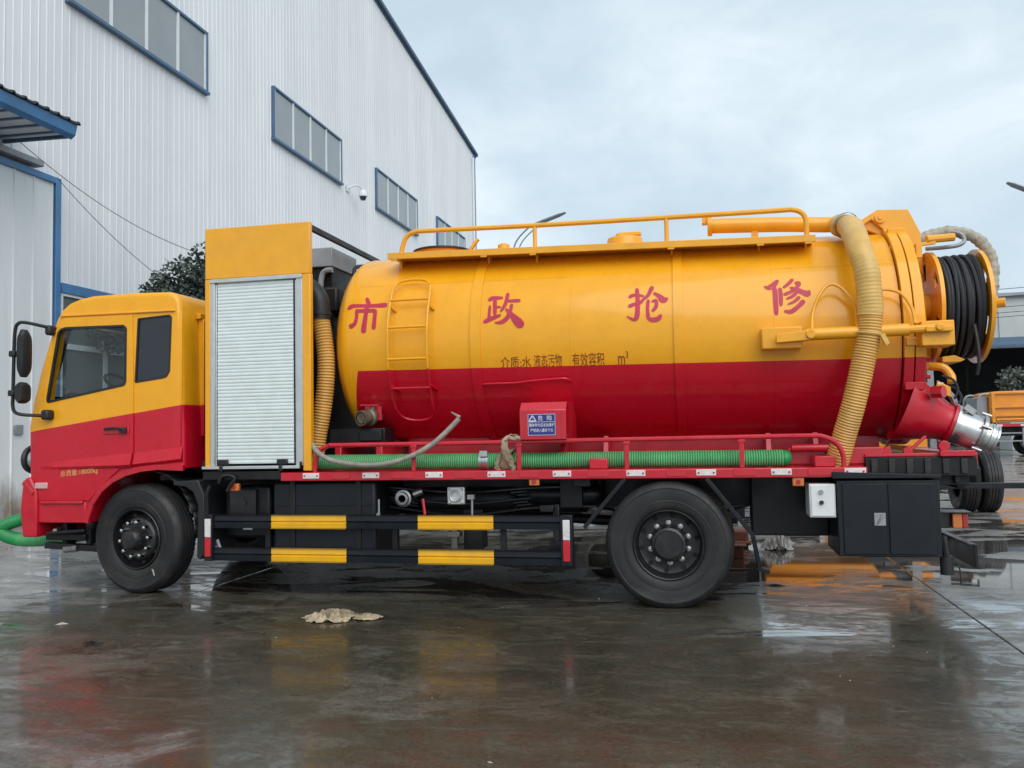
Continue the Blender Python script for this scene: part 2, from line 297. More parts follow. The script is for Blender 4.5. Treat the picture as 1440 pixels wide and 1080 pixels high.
# ---------------------------------------------------------------- mesh helpers
class G:
    """collects geometry; faces carry a material slot"""
    def __init__(s): s.v = []; s.f = []; s.m = []
    def add(s, vs_, fs, mi=0):
        b = len(s.v); s.v += [tuple(x) for x in vs_]; s.f += [tuple(b+i for i in f) for f in fs]; s.m += [mi]*len(fs); return s
    def box(s, x0, x1, y0, y1, z0, z1, mi=0):
        return s.add([(x0,y0,z0),(x1,y0,z0),(x1,y1,z0),(x0,y1,z0),(x0,y0,z1),(x1,y0,z1),(x1,y1,z1),(x0,y1,z1)],
                     [(3,2,1,0),(4,5,6,7),(0,1,5,4),(1,2,6,5),(2,3,7,6),(3,0,4,7)], mi)
    def bar(s, a, b, w, h, mi=0, up=(0,0,1)):
        a, b = Vector(a), Vector(b); d = (b-a).normalized(); up = Vector(up)
        if abs(d.dot(up)) > .98: up = Vector((0,1,0))
        r = d.cross(up).normalized(); u = r.cross(d)
        q = [a+r*i*w/2+u*j*h/2 for i, j in ((-1,-1),(1,-1),(1,1),(-1,1))]+[b+r*i*w/2+u*j*h/2 for i, j in ((-1,-1),(1,-1),(1,1),(-1,1))]
        return s.add(q, [(3,2,1,0),(4,5,6,7),(0,1,5,4),(1,2,6,5),(2,3,7,6),(3,0,4,7)][::1], mi)
    def prism(s, poly, y0, y1, mi=0, axis='y'):
        n = len(poly)
        area = sum(poly[i][0]*poly[(i+1)%n][1]-poly[(i+1)%n][0]*poly[i][1] for i in range(n))
        if area < 0: poly = poly[::-1]
        if axis == 'y': vs_ = [(x,y0,z) for x,z in poly]+[(x,y1,z) for x,z in poly]; flip = False
        elif axis == 'x': vs_ = [(y0,x,z) for x,z in poly]+[(y1,x,z) for x,z in poly]; flip = True
        else: vs_ = [(x,z,y0) for x,z in poly]+[(x,z,y1) for x,z in poly]; flip = True
        fs = [tuple(range(n)), tuple(range(2*n-1, n-1, -1))]+[((i+1)%n, i, i+n, (i+1)%n+n) for i in range(n)]
        if flip: fs = [f[::-1] for f in fs]
        return s.add(vs_, fs, mi)
    def tube(s, pts, r, n=8, caps=True, mi=0, mf=None):
        pts = [Vector(q) for q in pts]; N = len(pts)
        T = [(pts[min(i+1,N-1)]-pts[max(i-1,0)]).normalized() for i in range(N)]
        ref = Vector((0,0,1)) if abs(T[0].z) < .9 else Vector((0,1,0))
        nr = (ref-T[0]*ref.dot(T[0])).normalized()
        b0 = len(s.v); vs_ = []; fs = []
        for i in range(N):
            nr = (nr-T[i]*nr.dot(T[i])).normalized(); bn = T[i].cross(nr)
            ri = r[i] if isinstance(r, (list, tuple)) else r
            for k in range(n):
                a = 2*pi*k/n; vs_.append(pts[i]+nr*cos(a)*ri+bn*sin(a)*ri)
        ms = []
        for i in range(N-1):
            for k in range(n):
                fs.append((i*n+k, i*n+(k+1)%n, (i+1)*n+(k+1)%n, (i+1)*n+k)); ms.append(mf(i) if mf else mi)
        if caps:
            fs.append(tuple(range(n-1,-1,-1))); fs.append(tuple(range((N-1)*n, N*n))); ms += [mi, mi]
        s.v += [tuple(q) for q in vs_]; s.f += [tuple(b0+i for i in f) for f in fs]; s.m += ms
        return s
    def lathe(s, prof, origin, axis, n=32, mi=0, mf=None):
        """prof: list of (radius, distance along axis)"""
        o = Vector(origin); ax = Vector(axis).normalized()
        ref = Vector((0,0,1)) if abs(ax.z) < .9 else Vector((1,0,0))
        e1 = (ref-ax*ref.dot(ax)).normalized(); e2 = ax.cross(e1)
        b0 = len(s.v); N = len(prof)
        for (r, a) in prof:
            for k in range(n):
                t_ = 2*pi*k/n; s.v.append(tuple(o+ax*a+(e1*cos(t_)+e2*sin(t_))*max(r, 1e-4)))
        for i in range(N-1):
            for k in range(n):
                s.f.append((b0+i*n+k, b0+i*n+(k+1)%n, b0+(i+1)*n+(k+1)%n, b0+(i+1)*n+k)); s.m.append(mf(i) if mf else mi)
        return s
    def cyl(s, a, b, r, n=16, mi=0): return s.tube([a, b], r, n, True, mi)
    def sphere(s, c, r, n=12, mi=0, sz=1.0):
        return s.lathe([(r*sin(pi*i/8), -r*sz*cos(pi*i/8)) for i in range(9)], c, (0,0,1), n, mi)

WORLD = {}
def build(name, g, mats, parent=None, origin=None, bevel=0.0, segs=2, ang=35, smooth=True, fn=None, **props):
    if isinstance(mats, str): mats = [mats]
    if origin is None: origin = WORLD[parent.name] if parent else Vector((0,0,0))
    origin = Vector(origin)
    me = bpy.data.meshes.new(name)
    vs_ = g.v if fn is None else [fn(*q) for q in g.v]
    me.from_pydata([(x-origin.x, y-origin.y, z-origin.z) for x, y, z in vs_], [], g.f)
    for mm in mats: me.materials.append(MATS[mm])
    me.polygons.foreach_set('material_index', g.m)
    me.validate(); me.update()
    bm = bmesh.new(); bm.from_mesh(me); bmesh.ops.recalc_face_normals(bm, faces=bm.faces); bm.to_mesh(me); bm.free()
    if smooth:
        me.shade_smooth(); me.set_sharp_from_angle(angle=rad(ang))
    o = bpy.data.objects.new(name, me); COL.objects.link(o)
    place(o, parent, origin)
    if bevel:
        b = o.modifiers.new('bevel', 'BEVEL'); b.width = bevel; b.segments = segs; b.limit_method = 'ANGLE'; b.angle_limit = rad(40); b.use_clamp_overlap = True
        b.harden_normals = False
    for k_, v_ in props.items(): o[k_] = v_
    return o
def place(o, parent, origin):
    origin = Vector(origin)
    if parent: o.parent = parent; o.location = origin-WORLD[parent.name]
    else: o.location = origin
    WORLD[o.name] = origin
def thing(name, loc, label, cat, group=None):
    o = bpy.data.objects.new(name, None); COL.objects.link(o); o.empty_display_size = .2
    o['label'] = label; o['category'] = cat
    if group: o['group'] = group
    o.location = loc; WORLD[o.name] = Vector(loc); return o
def tag(o, label, cat, group=None):
    o['label'] = label; o['category'] = cat
    if group: o['group'] = group
    return o
def clone(o, parent, origin, rot=None):
    c = o.copy(); COL.objects.link(c); place(c, parent, origin)
    if rot is not None: c.rotation_euler = rot
    return c
def spline(pts, n=8):
    P = [Vector(q) for q in pts]; P = [P[0]*2-P[1]]+P+[P[-1]*2-P[-2]]; o = []
    for i in range(1, len(P)-2):
        for k_ in range(n):
            u = k_/n; a, b, c_, d = P[i-1], P[i], P[i+1], P[i+2]
            o.append(0.5*((2*b)+(c_-a)*u+(2*a-5*b+4*c_-d)*u*u+(3*b-a-3*c_+d)*u**3))
    o.append(P[-2]); return o
def even(pts, step):
    pts = [Vector(q) for q in pts]; o = [pts[0]]; acc = 0.0
    for a, b in zip(pts, pts[1:]):
        d = (b-a).length
        if d == 0: continue
        while acc+d >= step:
            f = (step-acc)/d; a = a.lerp(b, f); o.append(a.copy()); d = (b-a).length; acc = 0.0
        acc += d
    return o
def corrugated(pts, r, pitch, depth, n=16, mf=None, mi=0):
    """ring-ribbed hose along a path"""
    q = even(spline(pts, 12), pitch/4); rads = [(r, r+depth*.6, r+depth, r+depth*.6)[i % 4] for i in range(len(q))]
    g = G(); g.tube(q, rads, n, True, mi, mf=mf); return g
def bake(o):
    """apply the modifiers of a finished piece"""
    dg = bpy.context.evaluated_depsgraph_get(); ev = o.evaluated_get(dg)
    me = bpy.data.meshes.new_from_object(ev); o.modifiers.clear(); old = o.data; o.data = me
    return o
def text_mesh(txt, name='lettering'):
    cu = bpy.data.curves.new(name, 'FONT'); cu.body = txt; cu.size = 1.0; cu.resolution_u = 3
    o = bpy.data.objects.new(name, cu); COL.objects.link(o)
    dg = bpy.context.evaluated_depsgraph_get(); me = bpy.data.meshes.new_from_object(o.evaluated_get(dg))
    vs_ = [tuple(v.co) for v in me.vertices]; fs = [tuple(pp.vertices) for pp in me.polygons]
    bpy.data.objects.remove(o); bpy.data.curves.remove(cu); bpy.data.meshes.remove(me)
    xs = [v[0] for v in vs_]; ys = [v[1] for v in vs_]
    x0, x1, y0, y1 = min(xs), max(xs), min(ys), max(ys)
    return [((x-x0)/(x1-x0), (y-y0)/(y1-y0)) for x, y, z in vs_], fs

# ================================================================ SETTING
gnd = G(); gnd.add([(-400,-300,-.012),(400,-300,-.012),(400,500,-.012),(-400,500,-.012)], [(0,1,2,3)])
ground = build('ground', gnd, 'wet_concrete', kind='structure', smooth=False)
SX, SY = 6.77, 4.60
def slab_geo():
    g = G(); a, b = SX/2-.0045, SY/2-.0045; c = .006
    g.add([(-a,-b,-.012),(a,-b,-.012),(a,b,-.012),(-a,b,-.012),(-a,-b,-c),(a,-b,-c),(a,b,-c),(-a,b,-c),(-a+c,-b+c,0),(a-c,-b+c,0),(a-c,b-c,0),(-a+c,b-c,0)],
          [(0,1,5,4),(1,2,6,5),(2,3,7,6),(3,0,4,7),(4,5,9,8),(5,6,10,9),(6,7,11,10),(7,4,8,11),(8,9,10,11)])
    return g
slab0 = None
for i in range(-5, 6):
    for j in range(-3, 12):
        cx, cy = 1.97-SX/2+i*SX, .25-SY/2+j*SY
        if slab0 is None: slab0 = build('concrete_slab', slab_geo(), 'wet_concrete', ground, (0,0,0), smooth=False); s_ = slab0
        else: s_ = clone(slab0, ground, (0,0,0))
        s_.location = Vector((cx, cy, random.uniform(-.002, 0)))
        s_.rotation_euler = (random.uniform(-1,1)*.0002, random.uniform(-1,1)*.0002, 0)

# ---------------------------------------------------------------- factory hall
WX = -12.47
def roofz(y): return 17.62+(40.1-max(y, 13))*.103-(max(0, 13-y))*.103
hall = thing('factory_building', (WX,15,0), 'tall pale factory hall clad in ribbed metal sheets with blue window frames', 'building')
g = G(); g.prism([(-14,0),(40.0,0),(40.0,roofz(40)-.02),(13,roofz(13)-.02),(-14,roofz(-14)-.02)], -60, WX-.012, axis='x')
build('wall_core', g, 'cladding', hall, smooth=False)
PW = .84
def panel(y0):
    g = G(); prof = []
    for q in range(4):
        yy = y0+q*.21
        prof += [(yy+.000, 0), (yy+.168, 0), (yy+.178, .012), (yy+.192, .012), (yy+.203, 0)]
    prof.append((y0+PW, 0))
    prof[0] = (y0+.006, 0)
    vs_ = [(WX+d, y, .0) for y, d in prof]+[(WX+d, y, roofz(y)-.05) for y, d in prof]; n = len(prof)
    vs_ += [(WX-.010, y0+.006, 0), (WX-.010, y0+.006, roofz(y0)-.05)]
    g.add(vs_, [(i, i+1, i+1+n, i+n) for i in range(n-1)]+[(2*n, 0, n, 2*n+1)])
    return g
y = -5.0
while y < 39.6:
    build('cladding_sheet', panel(y), 'cladding', hall, smooth=False); y += PW
for nm, a, b in (('gable_trim', (40.35, roofz(40.35)+.02), (13, roofz(13)+.02)),):
    g = G(); g.bar((WX+.08, a[0], a[1]), (WX+.08, b[0], b[1]), .20, .17, up=(0,0,1)); g.bar((WX+.02, a[0]-.02, a[1]-.12), (WX+.02, b[0], b[1]-.12), .10, .08)
    build(nm, g, 'dark_blue_trim', hall, bevel=.015)
g = G(); g.bar((WX-20, 40.2, roofz(40)), (WX+.1, 40.2, roofz(40)), .25, .2); build('eave_gutter', g, 'dark_blue_trim', hall)
g = G(); g.box(WX-.02, WX+.06, 39.72, 40.06, 0, roofz(40)-.1); build('corner_trim', g, 'blue_trim', hall, bevel=.01)
g = G(); g.box(WX+.03, WX+.13, 39.45, 39.60, 0, roofz(40)-.4); build('downpipe', g, 'window_bar', hall, bevel=.02)
def factory_window(y0, y1, z0=10.47, z1=12.12):
    g = G(); x0, x1 = WX+.005, WX+.105; f = .070
    g.box(x0, x1, y0, y1, z1-f, z1); g.box(x0, x1+.03, y0-.03, y1+.03, z0-.03, z0+f-.02); g.box(x0, x1-.002, y0, y0+f, z0+f, z1-f); g.box(x0, x1-.002, y1-f, y1, z0+f, z1-f)
    w = build('window', g, ['window_blue'], hall, bevel=.006)
    n = 4; iw = (y1-y0-2*f)/n
    for q in range(n):
        a = y0+f+q*iw
        p_ = G(); p_.box(WX+.03, WX+.05, a+.003, a+iw-.003, z0+f-.018, z1-f-.002); build('pane', p_, 'factory_glass', w, smooth=False)
        if q: b_ = G(); b_.box(WX+.03, WX+.088, a-.035, a+.035, z0+f-.018, z1-f-.002); build('mullion', b_, 'window_bar', w)
    b_ = G(); b_.box(WX+.032, WX+.082, y1-f-.06, y1-f-.004, z0+f-.018, z1-f-.002); b_.box(WX+.032, WX+.082, y0+f+.004, y0+f+.05, z0+f-.018, z1-f-.002); build('side_bar', b_, 'window_bar', w)
for y0 in (-.70, 7.45, 16.02, 24.42, 32.48): factory_window(y0, y0+5.03)
# sliding door of the hall, blue edged
g = G(); g.box(WX+.03, WX+.16, 7.06, 7.20, 0, 6.68); g.box(WX+.03, WX+.158, 1.2, 7.06, 6.55, 6.68); g.box(WX+.03, WX+.14, 1.2, 1.32, 0, 6.55)
door = build('sliding_door', g, 'blue_trim', hall, bevel=.01)
y = 1.33
while y < 7.0:
    y2 = min(y+.475, 7.055); g = G()
    g.add([(WX+.10,y+.004,.03),(WX+.10,y2-.04,.03),(WX+.125,y2-.028,.03),(WX+.125,y2-.012,.03),(WX+.10,y2,.03)]+[(WX+.10,y+.004,6.55),(WX+.10,y2-.04,6.55),(WX+.125,y2-.028,6.55),(WX+.125,y2-.012,6.55),(WX+.10,y2,6.55)], [(i,i+1,i+6,i+5) for i in range(4)])
    build('door_sheet', g, 'cladding', door, smooth=False); y += .475
g = G(); g.box(WX+.03, WX+.26, -1, 6.62, 6.74, 6.86); build('door_rail', g, 'grey_metal', hall, bevel=.01)
g = G(); g.box(WX+.126, WX+.15, 6.10, 6.30, 1.60, 1.78); build('switch_plate', g, 'grey_metal', door, bevel=.008)
# glazed white-framed screen beside it under a blue lintel
g = G(); g.box(WX+.03, WX+.12, 7.28, 10.4, 4.42, 4.62); g.box(WX+.03, WX+.118, 10.28, 10.4, 0, 4.42)
dw = build('glazed_screen', g, 'blue_trim', hall, bevel=.01)
for y0, y1, z0, z1 in ((7.30,8.62,0,3.36),(8.62,10.28,0,3.36),(7.30,8.50,3.36,4.42),(8.50,10.28,3.36,4.42)):
    g = G(); g.box(WX+.03, WX+.05, y0+.03, y1-.03, z0+.03, z1-.03); build('pane', g, 'screen_glass', dw, smooth=False)
    g = G(); f = .055; g.box(WX+.029, WX+.09, y0, y1, z0, z0+f); g.box(WX+.029, WX+.09, y0, y1, z1-f, z1); g.box(WX+.029, WX+.088, y0, y0+f, z0+f, z1-f); g.box(WX+.029, WX+.088, y1-f, y1, z0+f, z1-f); build('pane_frame', g, 'window_bar', dw)

# canopy over the hall door
cn = thing('entrance_canopy', (WX+.8,3,6.9), 'blue sheet metal canopy sticking out over the big sliding door', 'canopy')
g = G(); y = -1.0; prof = []
while y < 5.95: prof += [(y,0),(y+.13,0),(y+.15,.03),(y+.19,.03),(y+.21,0)]; y += .25
n = len(prof); g.add([(WX+.03, q, 7.52+d) for q, d in prof]+[(-10.86, q, 7.215+d) for q, d in prof]+[(WX+.03, q, 7.49+d) for q, d in prof]+[(-10.86, q, 7.185+d) for q, d in prof],
    [(i,i+1,i+1+n,i+n) for i in range(n-1)]+[(i+2*n,i+3*n,i+1+3*n,i+1+2*n) for i in range(n-1)]+[(i+n,i+1+n,i+1+3*n,i+3*n) for i in range(n-1)]+[(n-1,2*n-1,4*n-1,3*n-1)])
build('roof_sheet', g, 'eave_dark', cn, smooth=False)
g = G(); g.prism([(-11.03,6.93),(-10.94,7.0),(-10.90,7.18),(-11.03,7.18)], -1, 5.93); build('fascia', g, 'blue_trim', cn, bevel=.008)
g = G(); g.prism([(WX+.03,6.98),(-11.02,6.945),(-11.02,7.02),(WX+.03,7.06)], 5.84, 5.90); build('end_beam', g, 'dark_blue_trim', cn, bevel=.006)
for q in range(19):
    g = G(); yy = -.9+q*.36; g.prism([(WX+.03,6.992),(-11.03,6.957),(-11.03,7.0),(WX+.03,7.03)], yy, yy+.05); build('purlin', g, 'dark_blue_trim', cn)
g = G(); g.prism([(WX+.03,7.02),(-11.03,6.985),(-11.03,6.995),(WX+.03,7.03)], -.95, 5.79); build('soffit', g, 'soffit_sheet', cn)

# dome camera on the wall
sc_ = thing('security_camera', (WX+.3,22.4,10.4), 'white dome security camera on a bracket on the factory wall between two windows', 'camera')
g = G(); g.box(WX+.03, WX+.07, 21.55, 21.75, 10.38, 10.62); g.tube(spline([(WX+.06,21.65,10.5),(WX+.30,21.75,10.62),(WX+.40,21.95,10.6),(WX+.44,22.05,10.52)], 5), .035, 8); build('bracket', g, 'window_bar', sc_)
g = G(); g.lathe([(0,.16),(.09,.15),(.15,.06),(.17,-.05),(.165,-.10),(0,-.10)], (WX+.45,22.1,10.38), (0,0,1), 18); build('housing', g, 'window_bar', sc_)
g = G(); g.lathe([(.125,-.10),(.12,-.17),(.08,-.235),(0,-.25)], (WX+.45,22.1,10.38), (0,0,1), 18); build('dome', g, 'dark_glass', sc_)

# sagging wires from the canopy to the tree
for lab, A, B, sag in (('upper of two thin wires sagging from the blue canopy toward the tree', (WX+.35,5.9,7.0), (-10.6,9.6,5.5), .28),
                       ('lower thin wire running from the blue door frame down to the tree crown', (WX+.3,6.9,6.62), (-11.5,9.4,4.95), .12)):
    A, B = Vector(A), Vector(B); g = G(); g.tube([A.lerp(B, i/24)-Vector((0,0,sag*4*(i/24)*(1-i/24))) for i in range(25)], .007, 5)
    tag(build('overhead_wire', g, 'wire', origin=A), lab, 'wire', 'wires in front of the factory wall')

# ---------------------------------------------------------------- trees
def leaf_cloud(g, c, R, n, size, rnd):
    for _ in range(n):
        d = Vector((rnd.gauss(0,1), rnd.gauss(0,1), rnd.gauss(0,1))).normalized(); q = rnd.random()**.45
        p_ = Vector(c)+Vector((d.x*R[0], d.y*R[1], d.z*R[2]))*q
        a = Vector((rnd.gauss(0,1), rnd.gauss(0,1), rnd.gauss(0,.6)+.3)).normalized(); b_ = a.cross(Vector((rnd.gauss(0,1), rnd.gauss(0,1), rnd.gauss(0,1)))).normalized()
        s_ = size*rnd.uniform(.6, 1.3); w = s_*.32
        g.add([p_, p_+a*s_*.5+b_*w, p_+a*s_, p_+a*s_*.5-b_*w], [(0,1,2,3)])
def tree(name, loc, clumps, label, mat, size, dens, trunk_h, rnd, cat='tree', group=None, tr=.13):
    t_ = thing(name, loc, label, cat, group); base = Vector(loc)
    g = G(); top = base+Vector((.1,.05,trunk_h)); pts = spline([base, base+Vector((.06,-.05,trunk_h*.5)), top], 5)
    g.tube(pts, [tr*(1-.5*i/(len(pts)-1)) for i in range(len(pts))], 9)
    for c, R in clumps:
        c = base+Vector(c); pts = spline([base+Vector((.05,0,trunk_h*.75)), top.lerp(c, .5)+Vector((0,0,-.08)), c], 4)
        g.tube(pts, [tr*.45*(1-.8*i/(len(pts)-1)) for i in range(len(pts))], 6)
    build('trunk', g, 'bark', t_)
    g = G()
    for c, R in clumps: leaf_cloud(g, base+Vector(c), R, int(dens*R[0]*R[1]*R[2]**.5*10), size, rnd)
    build('crown', g, mat, t_, smooth=False)
R_ = random.Random(3)
cl = []
for _ in range(26):
    a = R_.uniform(0, 2*pi); q = sqrt(R_.random())*1.35; z = 3.0+R_.random()*2.0*(1-.35*q)
    s_ = R_.uniform(.34, .58); cl.append(((cos(a)*q*1.05, sin(a)*q, z), (s_, s_, s_*.8)))
cl += [((-1.25,.1,3.55),(.3,.3,.2)), ((-.55,0,4.75),(.34,.34,.28)), ((.35,0,4.85),(.42,.4,.34)), ((1.05,0,5.25),(.4,.35,.4)), ((-.95,0,4.0),(.4,.36,.3)),((0.1,0,4.4),(.6,.5,.4)),((.50,0,5.40),(.30,.3,.26)),((.28,0,5.05),(.42,.4,.34)),((-.12,0,5.10),(.34,.32,.28)),((-.48,0,4.90),(.34,.3,.26)),((.55,0,4.8),(.5,.45,.4)),((-.8,0,4.65),(.3,.3,.24)),((-1.15,0,4.35),(.26,.26,.2)),((.9,0,5.5),(.4,.4,.3))]
tree('broadleaf_tree', (-10.75,9.0,0), cl, 'dark broadleaf tree against the pale wall behind the cab roof', 'leaf_dark', .12, 235, 3.2, R_)
for i, (x, y, h, w, lb) in enumerate(((17.6,56,8.6,2.2,'tree top showing over the pale shed roof at the far right'), (24,57,9.4,3.0,'larger tree beyond the far right end of the shed roof'))):
    cl = [((R_.uniform(-w,w)*.7, R_.uniform(-1,1), h+R_.uniform(-1.2,.5)), (R_.uniform(.8,1.3),)*3) for _ in range(9)]
    tree('distant_tree', (x,y,0), cl, lb, 'leaf_mid', .55, 26, h-2, R_, tr=.2, group='trees beyond the shed')
cl = [((R_.uniform(-1.6,1.6), R_.uniform(-.6,.6), R_.uniform(.7,2.0)), (R_.uniform(.5,.8),)*3) for _ in range(14)]
tree('dusty_bush', (17.0,40.5,1.5), cl, 'grey dusty bush standing in front of the dark shed interior above the orange truck', 'leaf_grey', .22, 110, .8, R_, cat='bush', tr=.08)
g = G(); g.box(15.0, 19.2, 39.6, 41.4, 0, 1.5); tag(build('planter_wall', g, 'shed_wall', origin=(17.0,40.5,0), bevel=.04), 'low grey planter wall under the dusty bush behind the orange truck', 'wall')

# ---------------------------------------------------------------- open shed at the right
sh = thing('open_shed', (24,48,0), 'long pale shed with a dark open front and blue awning beyond the parked trucks', 'building')
g = G(); g.box(1, 48, 47.6, 47.9, 5.75, 8.75); build('upper_wall', g, 'shed_wall', sh)
for q in range(15):
    g = G(); x = 1.2+q*3.2; g.box(x, x+.12, 47.52, 47.6, 5.75, 8.74); build('wall_rib', g, 'shed_wall', sh)
g = G(); g.box(.7, 48.3, 47.3, 60, 8.75, 8.95); build('roof', g, 'grey_metal', sh)
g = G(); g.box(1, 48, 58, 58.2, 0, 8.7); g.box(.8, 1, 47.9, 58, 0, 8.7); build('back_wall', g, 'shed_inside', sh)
for q in range(9):
    g = G(); x = 2+q*5.6; g.box(x, x+.35, 47.62, 47.95, 0, 5.75); build('pillar', g, 'grey_metal', sh)
g = G(); g.prism([(47.3,6.35),(45.2,5.75),(45.2,5.62),(47.3,6.2)], 15.7, 40, axis='x'); build('awning', g, 'dark_blue_trim', sh, smooth=False)
for q in range(8):
    g = G(); x = 15.8+q*3.4; g.bar((x,45.25,5.6),(x,47.55,5.2),.08,.08); build('awning_strut', g, 'dark_blue_trim', sh)
for q in range(7):
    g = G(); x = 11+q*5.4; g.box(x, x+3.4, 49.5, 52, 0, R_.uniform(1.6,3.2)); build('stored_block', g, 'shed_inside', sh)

# ---------------------------------------------------------------- lamps and lines
def street_lamp(head0, head1, polex, yy, lab):
    A, B = Vector(head0), Vector(head1); t_ = thing('street_lamp', (polex, yy, 0), lab, 'street lamp', 'street lamps in the yard')
    d = (B-A).normalized(); up = Vector((0,0,1)); up = (up-d*up.dot(d)).normalized(); s_ = d.cross(up)
    g = G(); ln = (B-A).length; st = [(0,.05,.035),(.12,.10,.055),(.35,.14,.06),(.8,.14,.055),(1,.08,.025)]; v_ = []
    for f, w, h in st:
        c = A+d*ln*f
        for k_ in range(8):
            a = 2*pi*k_/8; v_.append(c+s_*cos(a)*w+up*(sin(a)*h))
    g.add(v_, [(i*8+k_, i*8+(k_+1)%8, (i+1)*8+(k_+1)%8, (i+1)*8+k_) for i in range(4) for k_ in range(8)]+[tuple(range(8)), tuple(range(32,40))])
    build('lamp_head', g, 'pole_grey', t_)
    g = G(); sgn = 1 if B.x > A.x else -1
    P = spline([(polex,yy,A.z-2.2),(polex,yy,A.z-1.2),(polex+sgn*.15,yy,A.z-.5),(A.x-sgn*.05,yy,A.z-.02),(A.x+d.x*.1,yy,A.z+d.z*.1)], 6); g.tube(P, .028, 6)
    g.tube([q+Vector((sgn*.16,0,-.08)) if 3 < i else q+Vector((sgn*.16,0,0)) for i, q in enumerate(P)][:-3], .022, 6); build('arm', g, 'pole_grey', t_)
    g = G(); g.tube([(polex,yy,0),(polex,yy,A.z-1.2)], [.09,.05], 10); build('pole', g, 'pole_grey', t_)
street_lamp((-5.28,20,8.20), (-4.12,20,8.56), -5.95, 20, 'street lamp whose grey head shows above the tank railing')
street_lamp((9.75,20,8.05), (8.95,20,8.46), 10.4, 20, 'street lamp reaching in at the right edge of the sky')
for i, (za, zb) in enumerate(((9.55,9.75),(9.15,9.35),(8.55,8.8),(8.25,8.5),(8.0,8.3))):
    g = G(); A, B = Vector((2,46+.3*i,za-.4)), Vector((34,44,zb+.5)); g.tube([A.lerp(B, k_/20)-Vector((0,0,.8*4*(k_/20)*(1-k_/20))) for k_ in range(21)], .018, 5)
    tag(build('power_line', g, 'wire', origin=A), ('topmost','second from top','middle','fourth from top','lowest')[i]+' of five power lines crossing the sky above the pale shed', 'power line', 'power lines above the shed')

# ================================================================ THE TRUCK
truck = thing('sewage_truck', (-2.0,1.25,0), 'big yellow and red sewage suction tank truck parked across the wet yard', 'truck')
def TZ(x): return -0.0118*(x+0.85)
def tilt(x, y, z): return (x, y, z+TZ(x))
YC, ZC, RT = 1.25, 2.325, 0.955
def onT(x, ang, d=0.0):
    a = rad(ang); return Vector((x, YC-(RT+d)*cos(a), ZC+(RT+d)*sin(a)+TZ(x)))
def P(name, g, mats, parent=None, **k): return build(name, g, mats, parent or truck, **k)
def pbox(name, mats, x0, x1, y0, y1, z0, z1, bevel=.006, parent=None, **k):
    g = G(); g.box(x0, x1, y0, y1, z0, z1); return P(name, g, mats, parent, bevel=bevel, **k)

# ---------------------------------------------------------------- cab
def raw(g, mats, name='tmp'):
    o = build(name, g, mats, None, (0,0,0), smooth=False); return o
def cut(o, cutters):
    for c in cutters:
        b = o.modifiers.new('cut', 'BOOLEAN'); b.operation = 'DIFFERENCE'; b.solver = 'EXACT'; b.object = c
        try: b.material_mode = 'TRANSFER'
        except Exception: pass
    bpy.context.view_layer.update(); bake(o)
def drop(os_):
    for o in os_:
        me = o.data; bpy.data.objects.remove(o); bpy.data.meshes.remove(me)
prof = [(-6.44,.68),(-6.50,.95),(-6.565,1.25),(-6.575,1.62),(-6.535,1.86),(-6.44,2.21),(-6.335,2.52),(-6.26,2.70),(-6.20,2.79),(-6.12,2.85),(-6.00,2.89),(-5.84,2.912),(-5.40,2.918),
        (-5.00,2.905),(-4.915,2.875),(-4.875,2.80),(-4.855,2.48),(-4.845,1.866),(-4.83,1.59),(-4.825,1.20),(-5.10,1.212),(-5.284,1.195),(-5.45,1.155),(-5.60,1.09),(-5.72,1.00),(-5.82,.87),(-5.875,.72),(-5.885,.68)]
g = G(); g.prism(prof, .05, 2.45)
cabm = raw(g, ['cab_paint', 'dark_cavity'])
bm = bmesh.new(); bm.from_mesh(cabm.data)
es = [e_ for e_ in bm.edges if abs(e_.verts[0].co.y-e_.verts[1].co.y) < 1e-5 and min(v.co.z for v in e_.verts) > 1.19 and (abs(e_.verts[0].co.x-e_.verts[1].co.x) > 1e-4 or 1) and not (max(v.co.z for v in e_.verts) < 1.25)]
bmesh.ops.bevel(bm, geom=es, offset=.05, segments=4, profile=.5, affect='EDGES', clamp_overlap=True)
bmesh.ops.recalc_face_normals(bm, faces=bm.faces); bm.to_mesh(cabm.data); bm.free()
g = G(); g.prism([(-6.42,1.30),(-6.44,1.66),(-6.36,2.1),(-6.22,2.55),(-6.08,2.80),(-4.96,2.82),(-4.93,1.30)], .13, 2.37); cav = raw(g, 'dark_cavity')
DW = [(-6.330,1.868),(-6.335,1.90),(-6.215,2.55),(-6.185,2.585),(-6.13,2.597),(-5.48,2.590),(-5.452,2.565),(-5.456,2.035),(-5.475,2.012)]
RW = [(-5.325,2.652),(-4.985,2.672),(-4.965,2.650),(-4.985,2.130),(-5.015,2.083),(-5.05,2.070),(-5.355,2.035)]
g = G(); g.prism(DW, -.2, 2.7); c1 = raw(g, 'cab_paint')
g = G(); g.prism(RW, -.2, 2.7); c2 = raw(g, 'cab_paint')
g = G(); g.prism([(-6.80,1.93),(-6.30,1.93),(-6.05,2.66),(-6.50,2.66)], .2, 2.3); c3 = raw(g, 'cab_paint')
cut(cabm, [cav, c1, c2, c3])
doorg = G(); doorg.prism([(-6.155,2.70),(-5.385,2.692),(-5.37,2.0),(-5.368,1.36),(-5.43,1.262),(-5.56,1.165),(-5.70,1.05),(-5.82,.93),(-5.85,.895),(-6.42,.895),(-6.47,1.2),(-6.485,1.58),(-6.41,1.86),(-6.30,2.30),(-6.22,2.58)], .034, .053)
doorm = raw(doorg, 'cab_paint'); cut(doorm, [c1]); drop([cav, c2, c3, c1])
